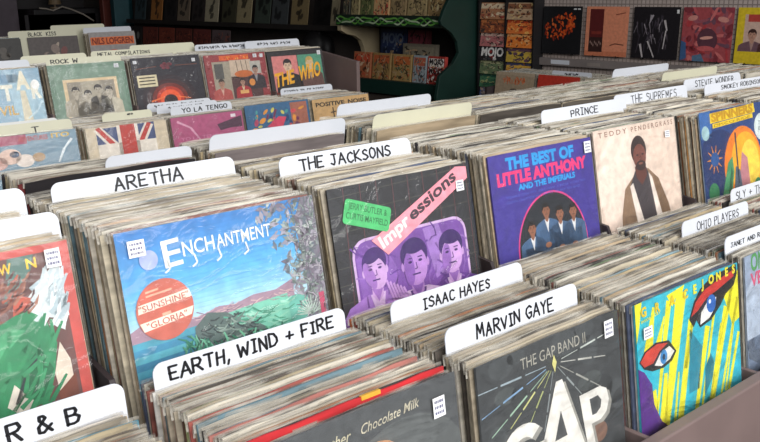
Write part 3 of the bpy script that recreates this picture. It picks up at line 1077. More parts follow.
def A_grace():
    a = Art()
    a.rect('33c0d6', 0, 0, 1, 1, 0)
    Y = 'f7ee2c'
    stripes = [((0.30, 0.05), (0.20, 0.60), 0.05, 0.02), ((0.42, 0.03), (0.28, 0.75), 0.10, 0.05), ((0.50, 0.2), (0.36, 0.95), 0.05, 0.06),
               ((0.66, 0.28), (0.50, 0.95), 0.05, 0.03), ((0.74, 0.2), (0.58, 0.9), 0.025, 0.02), ((0.93, 0.12), (0.70, 0.80), 0.03, 0.06),
               ((0.99, 0.20), (0.80, 0.78), 0.03, 0.02), ((0.86, 0.22), (0.78, 0.45), 0.05, 0.01), ((0.99, 0.40), (0.88, 0.72), 0.03, 0.03),
               ((0.56, 0.1), (0.46, 0.45), 0.02, 0.03), ((0.80, 0.3), (0.66, 0.85), 0.015, 0.02), ((0.36, 0.45), (0.30, 0.9), 0.015, 0.03), ((0.95, 0.3), (0.86, 0.7), 0.012, 0.02), ((0.25, 0.12), (0.2, 0.25), 0.01, 0.05),
               ((0.16, 0.05), (0.11, 0.3), 0.02, 0.09), ((0.24, 0.42), (0.2, 0.95), 0.03, 0.12), ((0.11, 0.48), (0.17, 0.75), 0.07, 0.05)]
    for p, q, w0, w1 in stripes:
        q = (q[0] - (q[1] - p[1]) * 0.10, q[1])
        a.line(Y, [p, q], w0, 1, w1)
    a.poly(Y, [(0.0, 0), (0.06, 0), (0.03, 0.12), (0.0, 0.2)], 1)
    a.poly(Y, [(0.28, 0.02), (0.45, 0.0), (0.40, 0.08), (0.36, 0.05), (0.33, 0.09)], 2)
    a.poly(Y, [(0.84, 0.16), (1.0, 0.04), (1.0, 0.32), (0.92, 0.34)], 1)
    a.poly('2a8fa6', [(0.48, 0.25), (0.60, 0.38), (0.55, 0.6), (0.45, 0.6)], 1)
    a.poly('1f7f92', [(0.62, 0.50), (0.68, 0.44), (0.71, 0.50), (0.69, 0.58), (0.60, 0.66)], 3)
    a.poly('5b2a8a', [(0.0, 0.33), (0.05, 0.36), (0.11, 0.44), (0.12, 0.55), (0.18, 0.66), (0.28, 0.74), (0.40, 0.85), (0.40, 1), (0, 1)], 3)
    # abstract leaf shapes: red, black, white and blue
    a.poly('1c1a20', [(0.01, 0.30), (0.06, 0.255), (0.16, 0.235), (0.28, 0.255), (0.345, 0.33), (0.30, 0.37), (0.22, 0.385), (0.12, 0.375), (0.05, 0.345)], 4)
    a.poly('cf4434', [(0.02, 0.30), (0.07, 0.262), (0.17, 0.245), (0.27, 0.265), (0.19, 0.29), (0.13, 0.335), (0.05, 0.335)], 5)
    a.poly('f4f2ee', [(0.14, 0.35), (0.20, 0.30), (0.28, 0.285), (0.325, 0.325), (0.28, 0.355), (0.20, 0.37)], 5)
    a.ell('3f8fd0', 0.225, 0.328, 0.032, 0.038, 6)
    a.ell('163a5c', 0.225, 0.328, 0.013, 0.016, 7)
    a.poly('1c1a20', [(0.48, 0.20), (0.53, 0.12), (0.60, 0.06), (0.72, 0.02), (0.98, 0.005), (0.99, 0.06), (0.95, 0.12), (0.86, 0.15), (0.80, 0.20), (0.70, 0.255), (0.585, 0.27), (0.55, 0.22), (0.52, 0.25)], 4)
    a.poly('cf3a30', [(0.50, 0.19), (0.55, 0.12), (0.64, 0.075), (0.80, 0.05), (0.96, 0.03), (0.95, 0.07), (0.78, 0.105), (0.66, 0.125), (0.57, 0.17)], 5)
    a.poly('f4f2ee', [(0.585, 0.255), (0.60, 0.19), (0.66, 0.15), (0.76, 0.14), (0.74, 0.20), (0.68, 0.24)], 5)
    a.ell('2f6fc0', 0.705, 0.165, 0.048, 0.05, 6)
    a.ell('f0f6ff', 0.69, 0.15, 0.012, 0.012, 7)
    for s, u, v, r in (('G', 0.045, 0.075, 0), ('R', 0.17, 0.08, 0), ('A', 0.30, 0.078, 0), ('C', 0.43, 0.075, 0), ('E', 0.53, 0.07, 0), ('J', 0.61, 0.06, 0), ('O', 0.685, 0.055, 0), ('N', 0.765, 0.055, 0), ('E', 0.86, 0.05, 0), ('S', 0.935, 0.05, 0)):
        a.text(s, 'f6ea3a' if u > 0.5 else 'e6c61e', u, v, 0.046, 8, bold=0.05)
    a.text('INSIDE STORY', 'f6ea3a', 0.045, 0.107, 0.014, 8, width=0.17, bold=0.01, rot=4)
    return a


def A_right():
    a = Art()
    a.rect('a3b2c8', 0, 0, 1, 1, 0)
    a.ell('b8c4d4', 0.3, 0.4, 0.4, 0.3, 1)
    a.text('ON', '58a05a', 0.07, 0.10, 0.10, 2, width=0.16, bold=0.03)
    a.text('VEE', 'd45a7c', 0.06, 0.19, 0.075, 2, width=0.2, bold=0.03)
    a.rect('8090a8', 0.0, 0.5, 1, 1, 1)
    return a


def A_gtr():
    a = Art()
    a.rect('8fb0c4', 0, 0, 1, 1, 0)
    a.poly('a8c6d4', [(0.6, 0), (1, 0.2), (1, 1), (0.7, 1)], 1)
    a.rect('6f98b4', 0.0, 0.06, 0.75, 0.16, 1)
    a.text('T', 'e8e4d4', 0.52, 0.36, 0.17, 3, width=0.14, bold=0.05)
    a.text('A', 'e8e0c8', 0.70, 0.24, 0.20, 3, width=0.17, bold=0.05)
    a.text('R', 'e8e4d4', 0.87, 0.36, 0.17, 3, width=0.12, bold=0.05)
    a.poly('dcd2b8', [(0.74, 0.26), (0.80, 0.26), (0.86, 0.8), (0.72, 0.8)], 2)
    a.ell('f6f4f0', 0.93, 0.2, 0.05, 0.06, 4)
    a.text('VIL', 'd4a848', 0.46, 0.54, 0.11, 3, width=0.22, bold=0.02)
    a.line('c8dce4', [(0.98, 0.4), (0.9, 0.52), (0.78, 0.6)], 0.03, 4, 0.01)
    return a


def A_rock():
    a = Art()
    a.rect('73907c', 0, 0, 1, 1, 0)
    a.rect('829c8a', 0.06, 0.05, 0.95, 0.95, 1)
    a.rect('e2caa4', 0.16, 0.19, 0.86, 1, 2)
    a.rect('9d9484', 0.205, 0.225, 0.82, 1, 3)
    a.rect('b4ab98', 0.38, 0.225, 0.62, 0.5, 4)
    for u, v, c in ((0.30, 0.35, 'a99f8c'), (0.45, 0.40, '8a8070'), (0.59, 0.34, '453e38'), (0.73, 0.37, 'cac2ae')):
        a.figure(u, v, 0.13, '3c342e', 'bcb2a0', c, '8c8474', 5)
    return a


def A_dark():
    a = Art()
    a.rect('241e2a', 0, 0, 1, 1, 0)
    for r, c in ((0.40, '2c1a24'), (0.33, '421c20'), (0.26, '7a2418'), (0.20, 'c0381a'), (0.15, 'f0602a')):
        a.ell(c, 0.48, 0.56, r, r * 0.8, 1 + [0.40, 0.33, 0.26, 0.20, 0.15].index(r), n=32)
    a.ell('2a1418', 0.48, 0.59, 0.10, 0.085, 7, n=28)
    a.line('f07838', [(0.2, 0.58), (0.4, 0.535)], 0.02, 7, 0.02)
    a.line('f07838', [(0.56, 0.535), (0.78, 0.58)], 0.02, 7, 0.01)
    for k in range(7):
        a.ell('7a2a38', 0.43 + k * 0.02, 0.12 + 0.03 * math.sin(k * 2), 0.03, 0.022, 3, n=10)
    a.line('6a3a2c', [(0.05, 0.145), (0.35, 0.125)], 0.012, 3)
    a.line('6a3a2c', [(0.62, 0.125), (0.95, 0.125)], 0.012, 3)
    a.rect('e4d8b4', 0.05, 0.23, 0.33, 0.385, 5)
    for k in range(3):
        a.line('4a4234', [(0.075, 0.265 + k * 0.042), (0.30, 0.262 + k * 0.042)], 0.016, 6)
    return a


def A_redf():
    a = Art()
    a.rect('9c4044', 0, 0, 1, 1, 0)
    rnd = random.Random(6)
    for k in range(50):
        a.ell(rnd.choice(['b46a68', '84282e', 'c88a84']), rnd.choice([rnd.uniform(0, 0.11), rnd.uniform(0.89, 1)]), rnd.random(), 0.02, 0.015, 1, n=8)
    a.rect('e2682c', 0.24, 0.02, 0.72, 0.085, 2)
    a.scribble(['f0c060', 'c03c28'], 0.27, 0.04, 0.7, 0.07, 22, 0.03, 0.012, 3, (60, 120), 3)
    a.rect('aaa08e', 0.11, 0.10, 0.39, 0.8, 2)
    a.rect('5e5c58', 0.14, 0.13, 0.28, 0.34, 3)
    a.rect('cdb9a4', 0.39, 0.09, 0.74, 0.35, 2)
    a.rect('593a3a', 0.39, 0.32, 0.88, 0.8, 2)
    a.rect('bcb8ae', 0.72, 0.12, 0.90, 0.3, 3)
    a.ell('c8713a', 0.60, 0.29, 0.15, 0.05, 4)
    for x in (0.5, 0.58, 0.66):
        a.line('6a5a50', [(x, 0.10), (x + 0.01, 0.25)], 0.01, 3)
    a.figure(0.22, 0.40, 0.12, '463a34', 'b48a74', 'b85a54', 'd8b0a0', 4)
    a.figure(0.80, 0.24, 0.12, '241e20', 'b08a78', '3a3036', '9a9aa0', 4)
    a.figure(0.56, 0.40, 0.10, '2c2424', 'b48c78', 'b03438', 'd8c8a8', 5)
    a.ell('d8924a', 0.72, 0.42, 0.05, 0.05, 9)
    a.rect('e0b070', 0.50, 0.52, 0.64, 0.57, 9)
    return a


def A_who():
    a = Art()
    a.rect('2e2a2c', 0, 0, 1, 1, 0)
    a.rect('d98a86', 0.07, 0.045, 0.52, 0.7, 1)
    a.rect('5a9c80', 0.53, 0.045, 0.97, 0.7, 1)
    a.figure(0.335, 0.19, 0.19, '2a2224', 'dcc0a4', '262428', 'c8b49c', 2)
    a.figure(0.74, 0.17, 0.18, 'c8a860', 'd8bc98', '6a4a44', 'b89a7a', 2)
    a.text('THE', 'f0b428', 0.06, 0.50, 0.19, 9, width=0.36, bold=0.03, rot=8, shear=0.25)
    a.text('WHO', 'f0b428', 0.50, 0.43, 0.20, 9, width=0.42, bold=0.03, rot=8, shear=0.25)
    a.rect('8e3a34', 0.05, 0.58, 0.97, 1, 8)
    return a


def A_left4():
    a = Art()
    a.rect('8aa4b4', 0, 0, 1, 1, 0)
    a.rect('b05a74', 0, 0.0, 0.45, 0.10, 1)
    a.text('ADVENTURES', 'c0504a', 0.36, 0.075, 0.05, 2, width=0.32, bold=0.02)
    a.text('ITO', 'e0b840', 0.72, 0.07, 0.05, 2, width=0.2, bold=0.02)
    for u, v, r, c in ((0.25, 0.22, 0.12, 'e4c8b8'), (0.4, 0.28, 0.1, 'eee2d8'), (0.12, 0.28, 0.1, 'd8b0a4'), (0.55, 0.26, 0.07, 'c0a484'), (0.3, 0.2, 0.05, '6a84a4')):
        a.ell(c, u, v, r, r * 0.7, 3)
    a.line('e8eef0', [(0.94, 0.1), (0.84, 0.2), (0.76, 0.34)], 0.03, 4, 0.02)
    return a


def A_union():
    a = Art()
    a.rect('d9cbb2', 0, 0, 1, 1, 0)
    a.poly('4c5a84', [(0.12, 0.02), (0.84, 0.0), (0.84, 0.5), (0.12, 0.5)], 1)
    for x0, x1 in ((0.14, 0.42), (0.78, 0.56)):
        a.line('ece4d8', [(x0, 0.0), (x1, 0.35)], 0.12, 2)
        a.line('c4453c', [(x0, 0.0), (x1, 0.35)], 0.06, 3)
    a.rect('ece4d8', 0.37, 0.0, 0.63, 0.5, 4)
    a.rect('c4453c', 0.41, 0.0, 0.59, 0.5, 5)
    a.rect('ece4d8', 0.12, 0.2, 0.84, 0.5, 4)
    return a


def A_pink():
    a = Art()
    a.rect('b85c84', 0, 0, 1, 1, 0)
    a.poly('5c3c50', [(0.62, 0.14), (0.80, 0.10), (0.98, 0.06), (0.98, 0.2), (0.8, 0.2), (0.66, 0.22)], 1)
    a.line('e0a8c0', [(0.08, 0.05), (0.25, 0.14), (0.36, 0.3)], 0.03, 2, 0.02)
    a.text('YO LA TENGO', 'd890b0', 0.1, 0.29, 0.04, 2, width=0.6)
    a.rect('e8e0e4', 0.83, 0.03, 0.9, 0.07, 2)
    return a


def A_blue():
    a = Art()
    a.rect('3f6f96', 0, 0, 1, 1, 0)
    rnd = random.Random(8)
    a.rect('b0705c', 0.70, 0.02, 0.97, 0.5, 1)
    for k in range(46):
        a.ell(rnd.choice(['d85a5c', 'e8a04a', '2f4e7c', 'd8d070', 'c0506e', '7a3a5c', '54a0a0', 'e8d8c0']), rnd.uniform(0.08, 0.92), rnd.uniform(0.08, 0.45), rnd.uniform(0.02, 0.06), rnd.uniform(0.015, 0.035), 2 + k % 3, n=10, rot=rnd.uniform(0, 90))
    a.poly('d8506c', [(0.3, 0.3), (0.5, 0.18), (0.62, 0.2), (0.52, 0.36)], 5)
    return a


def A_posn():
    a = Art()
    a.rect('d0ac78', 0, 0, 1, 1, 0)
    a.text('POSITIVE', '26201c', 0.055, 0.105, 0.055, 2, width=0.50, bold=0.03)
    a.text('NOISE', '26201c', 0.62, 0.105, 0.055, 2, width=0.33, bold=0.03)
    a.line('4a3c2c', [(0.34, 0.13), (0.35, 0.3)], 0.02, 2)
    a.line('4a3c2c', [(0.30, 0.2), (0.39, 0.19)], 0.015, 2)
    a.ell('8a6c44', 0.6, 0.4, 0.2, 0.12, 1)
    return a


def plain(*cols):
    a = Art()
    a.rect(cols[0], 0, 0, 1, 1, 0)
    rnd = random.Random(len(cols[0]) + sum(map(ord, cols[0])))
    for k in range(18):
        a.ell(rnd.choice(cols), rnd.uniform(0.15, 0.85), rnd.uniform(0.15, 0.85), rnd.uniform(0.05, 0.12), rnd.uniform(0.03, 0.1), 1 + k % 3, n=12, rot=rnd.uniform(0, 180))
    return a


def A_nils():
    a = Art()
    a.rect('a09a98', 0, 0, 1, 1, 0)
    a.rect('e07038', 0.03, 0.10, 0.97, 0.26, 1)
    a.text('NILS LOFGREN', '7a2418', 0.06, 0.24, 0.12, 2, width=0.88, bold=0.03)
    a.ell('c0503c', 0.5, 0.42, 0.13, 0.06, 2)
    a.ell('c0503c', 0.5, 0.62, 0.3, 0.1, 2)
    return a


L1, L2, LB3, LB4 = 7.83, 10.82, 12.0, 10.8
# name: (x, y, ztop, lean, art, label, core, stickers)
FR = [
    (COLS2[1], 1.061, 1.247, L2, A_red(), 'red-bordered album cover with a big green dress shape under the plastic', 'b0564c', [(0.93, 0.06, 0.06, 0.075)]),
    (COLS2[2], 1.029, 1.251, L2, A_ench(), 'blue fantasy landscape album cover with a round salmon sticker', '8d8276', [(0.083, 0.076, 0.075, 0.07)]),
    (COLS2[3], 1.056, 1.246, L2, A_imp(), 'black album cover with purple picture of three men and pink slanted band', '2c2c30', [(0.915, 0.12, 0.06, 0.06)]),
    (COLS2[4], 1.067, 1.245, L2, A_la(), 'deep purple album cover with pink arch around four men in blue suits', '4a3f8a', [(0.945, 0.06, 0.07, 0.075)]),
    (COLS2[5], 1.080, 1.251, L2, A_teddy(), 'cream album cover with a lone man in brown coat and white scarf', 'd8c8ba', [(0.87, 0.115, 0.06, 0.05)]),
    (COLS2[6], 1.040, 1.258, L2, A_spin(), 'blue album cover with yellow title block and big orange sun', '7a8aa0', []),
    (COLS1[2], 0.717, 1.074, L1, A_choc(), 'dark grey album cover with cream handwritten script along its top edge', '707070', [(0.888, 0.115, 0.065, 0.085)]),
    (COLS1[3], 0.707, 1.072, L1, A_gap(), 'charcoal album cover with huge white block letters and rays from a star', '55585a', [(0.905, 0.07, 0.07, 0.085)]),
    (COLS1[4], 0.693, 1.076, L1, A_grace(), 'turquoise and yellow striped album cover with red leaf shapes, in front bin', '3fa8b8', [(0.085, 0.16, 0.075, 0.06)]),
    (COLS1[5], 0.700, 1.075, L1, A_right(), 'pale blue album cover with green and pink letters at the right frame edge', 'a0a8b4', []),
    (COLSB3[2], 3.376, 1.275, LB3, A_gtr(), 'pale blue album cover with big cream capitals at the far rack left end', '7c98a8', []),
    (COLSB3[3], 3.376, 1.279, LB3, A_rock(), 'sage green album cover with a sepia photo of four long-haired people', '73907c', [(0.88, 0.055, 0.06, 0.05)]),
    (COLSB3[4], 3.375, 1.285, LB3, A_dark(), 'near-black album cover with a glowing red-orange ring and cream label', '241e2a', [(0.05, 0.055, 0.05, 0.04), (0.9, 0.07, 0.05, 0.045)]),
    (COLSB3[5], 3.383, 1.276, LB3, A_redf(), 'crimson-framed album cover with a crowded room scene', '8a4444', [(0.82, 0.045, 0.06, 0.05), (0.93, 0.05, 0.05, 0.05)]),
    (COLSB3[6], 3.393, 1.264, LB3, A_who(), 'album cover with pink and green halves and slanted yellow letters', '2e2a2c', [(0.93, 0.03, 0.06, 0.06)]),
    (COLSB4[2], 2.990, 1.087, LB4, A_left4(), 'pale blue pulp-style album cover in the low far tier, left of the flag cover', '8aa4b4', []),
    (COLSB4[3], 2.991, 1.081, LB4, A_union(), 'cream album cover with a red, white and blue flag', 'd0c4b0', []),
    (COLSB4[4], 2.990, 1.084, LB4, A_pink(), 'magenta pink album cover in front of the three small white cards', 'b06080', []),
    (COLSB4[5], 2.995, 1.098, LB4, A_blue(), 'blue album cover crowded with tiny cartoon colours', '587c94', []),
    (COLSB4[6], 3.001, 1.091, LB4, A_posn(), 'tan album cover with black spaced capitals along the top', 'c8a878', []),
    (COLSC[3], 5.50, 1.298, 9, A_nils(), 'grey album cover with an orange title band in the far left rack', '8c8886', []),
    (COLSC[2], 5.50, 1.285, 9, plain('5a5250', '8a7a72', '3a3432', 'b0a090', '7a4a48'), 'dark speckled album cover left of the grey one with the orange band', '4a4442', []),
    (COLSC[1], 5.50, 1.280, 9, plain('3a3836', '5c5650', '2a2826', '6a625a'), 'blackish album cover at the far left edge of the frame, far rack', '3a3634', []),
]
for k, (x, y, zt, L, art, lab, core, st) in enumerate(FR):
    o = cover(x, y - 0.0, zt, L, art, lab, core, seed=k + 1, bag=(k < 20))
    bagp = [c for c in o.children if c.name.startswith('plastic_outer')]
    for s in st:
        sticker(bagp[0] if bagp else o, *s)
N_COVERS = len(FR)

# ================================================================== DIVIDER CARDS
CARDS = [
    # x, y, ztop, lean, width, text, label, material, text height, text width, tx, tz
    (0.063, 0.911, 1.107, L1, 0.313, 'R & B', 'white divider card with the letters R, ampersand and B', M_CARD, 0.019, 0.078, 0.178, 0.030, 0.0032),
    (0.425, 0.936, 1.103, L1, 0.303, 'EARTH, WIND + FIRE', 'white divider card with three words and a plus sign below the blue landscape cover', M_CARD, 0.017, 0.258, 0.022, 0.0255, 0.0031),
    (0.790, 0.905, 1.101, L1, 0.296, 'ISAAC HAYES', 'white divider card with two handwritten words below the purple picture of three men', M_CARD, 0.0155, 0.148, 0.066, 0.0265, 0.0027),
    (0.770, 0.771, 1.104, L1, 0.288, 'MARVIN GAYE', 'white divider card just behind the charcoal cover with huge white letters', M_CARD, 0.0185, 0.168, 0.060, 0.029, 0.0031),
    (1.500, 0.852, 1.101, L1, 0.262, 'OHIO PLAYERS', 'white divider card with two words behind the right end of the striped cover', M_CARD, 0.0165, 0.165, 0.055, 0.027, 0.0017),
    (1.452, 0.738, 1.103, L1, 0.29, 'JANET and REBBIE', 'white divider card with thin small writing above the pale blue cover at right', M_CARD, 0.0085, 0.16, 0.02, 0.022, 0.0013),
    (1.828, 0.926, 1.101, L1, 0.30, 'SLY + THE FAMILY', 'white divider card cut by the right frame edge below the orange sun cover', M_CARD, 0.0175, 0.25, 0.022, 0.027, 0.0018),
    (0.078, 1.108, 1.275, L2, 0.314, '', 'blank white divider card directly behind the red-bordered cover', M_CARD, 0, None, 0, 0, 0),
    (0.100, 1.275, 1.277, L2, 0.306, '', 'blank white divider card at the left frame edge, at back of the red-bordered cover pack', M_CARD, 0, None, 0, 0, 0),
    (0.442, 1.268, 1.277, L2, 0.314, 'ARETHA', 'white divider card with one big word at the back of the blue landscape pack', M_CARD, 0.0195, 0.116, 0.098, 0.026, 0.0030),
    (0.795, 1.190, 1.278, L2, 0.298, 'THE JACKSONS', 'white divider card with two words behind the purple picture of three men', M_CARD, 0.0185, 0.203, 0.042, 0.0275, 0.0031),
    (1.543, 1.243, 1.277, L2, 0.33, 'PRINCE', 'white divider card with one word behind the cream cover of the lone man', M_CARD, 0.0155, 0.104, 0.108, 0.0245, 0.0021),
    (1.880, 1.283, 1.278, L2, 0.345, 'THE SUPREMES', 'white divider card with two words right of the single-word card by cream cover', M_CARD, 0.021, 0.215, 0.075, 0.028, 0.002),
    (2.315, 1.345, 1.279, L2, 0.33, 'STEVIE WONDER', 'white divider card with dense writing furthest back at the right', M_CARD, 0.018, 0.225, 0.06, 0.025, 0.002),
    (2.270, 1.255, 1.275, L2, 0.345, 'SMOKEY ROBINSON', 'white divider card at the right frame edge in front of the densely lettered card', M_CARD, 0.012, 0.24, 0.09, 0.02, 0.0016),
]
for k, c in enumerate(CARDS):
    x, y, zt, L, wd, tx_, lab, mt, th, tw, tx, tz, sw = c
    card(x, y, zt, L, wd, tx_, lab, mt, th or 0.01, tw, tx, tz, sw or 0.002, seed=20 + k)
L3 = -9.0
for x, y, zt, wd, mt, lab in (
        (0.615, 1.468, 1.266, 0.172, M_CARD, 'short blank white card beyond the ridge, in front of the flag cover'),
        (0.833, 1.480, 1.277, 0.338, M_CARD, 'long blank white card beyond the ridge, in front of the blue cartoon cover'),
        (1.285, 1.655, 1.278, 0.315, M_CARD, 'blank white card beyond the ridge, behind the cream blank one'),
        (1.235, 1.462, 1.277, 0.318, M_CREAM, 'cream blank card beyond the ridge, right of the long white one'),
        (2.47, 1.690, 1.278, 0.335, M_CARD, 'blank white card below the dark sculpture cover on the wall'),
        (2.50, 1.525, 1.275, 0.34, M_CREAM, 'cream blank card below the red abstract cover on the wall')):
    card(x, y, zt, L3, wd, '', lab, mt)
for x, y, zt, L, wd, tx_, lab, mt, th, tw, tx, tz, sw in (
        (1.222, 3.395, 1.302, LB3, 0.305, 'ROCK W', 'cream card with a word and a single letter on the sage green cover', M_CREAM, 0.015, 0.105, 0.02, 0.019, 0.0028),
        (0.875, 3.44, 1.303, LB3, 0.30, '', 'blank white card behind the pale blue cover with cream capitals', M_CARD, 0, None, 0, 0, 0),
        (1.19, 3.58, 1.306, LB3, 0.27, '', 'blank cream card behind the sage green cover', M_CREAM, 0, None, 0, 0, 0),
        (1.50, 3.63, 1.306, LB3, 0.315, 'METAL COMPILATIONS', 'off-white card with black capitals behind the glowing ring cover', M_CREAM, 0.0135, 0.24, 0.03, 0.022, 0.0024),
        (1.70, 3.68, 1.318, LB3, 0.32, '', 'blank off-white card standing highest behind the crimson-framed cover', M_CREAM, 0, None, 0, 0, 0),
        (2.00, 3.64, 1.307, LB3, 0.30, '^=<>~^=> ~> >~^<=^~', 'white card with dense capitals behind the crimson-framed cover', M_CARD, 0.014, 0.26, 0.02, 0.022, 0.0024),
        (2.245, 3.60, 1.312, LB3, 0.315, '^<=~ >^= <~=^', 'white card with capitals behind the pink and green cover', M_CARD, 0.013, 0.19, 0.07, 0.023, 0.0022),
        (0.845, 3.035, 1.118, LB4, 0.315, 'T', 'off-white card with a letter T on the left low far tier', M_CREAM, 0.02, 0.02, 0.175, 0.036, 0.003),
        (0.83, 3.10, 1.118, LB4, 0.305, '', 'grey-white blank card behind the one with the letter T', mat('dcdcd8', 0.45, 0.03, (8, 8, 8), 'card'), 0, None, 0, 0, 0),
        (1.30, 3.10, 1.112, LB4, 0.20, '^=', 'short cream card behind the flag cover', M_CREAM, 0.007, 0.02, 0.10, 0.014, 0.002),
        (1.555, 3.055, 1.117, LB4, 0.272, 'YO LA TENGO', 'white card with three short words right behind the magenta pink cover', M_CARD, 0.0165, 0.20, 0.05, 0.026, 0.0028),
        (1.535, 3.13, 1.117, LB4, 0.27, '~<=>^~<=', 'white card between the pink cover front card and the rearmost one', M_CARD, 0.01, 0.15, 0.05, 0.018, 0.0016),
        (1.53, 3.20, 1.119, LB4, 0.285, '~<= ^>=~ <^ =>~<^', 'rearmost white card of the three behind the magenta pink cover', M_CARD, 0.010, 0.22, 0.03, 0.018, 0.0016),
        (2.19, 3.235, 1.121, LB4, 0.29, '<=~^>~ ~> <^ >=~^<', 'white card with small writing below the pink and green cover', M_CARD, 0.009, 0.22, 0.02, 0.018, 0.0015),
        (1.78, 5.52, 1.325, 9, 0.42, 'BLACK  KISS', 'long cream card with dark capitals in the far left rack', M_CREAM, 0.022, 0.17, 0.12, 0.034, 0.004),
        (2.10, 5.68, 1.345, 9, 0.36, '', 'blank cream card standing highest in the far left rack', M_CREAM, 0, None, 0, 0, 0),
        (2.28, 5.60, 1.325, 9, 0.33, '', 'blank white card behind the grey cover with the orange band', M_CARD, 0, None, 0, 0, 0)):
    card(x, y, zt, L, wd, tx_, lab, mt, th or 0.01, tw, tx, tz, sw or 0.002, seed=len(lab))

# ================================================================== PACKED RECORDS
PITCH = 0.0047
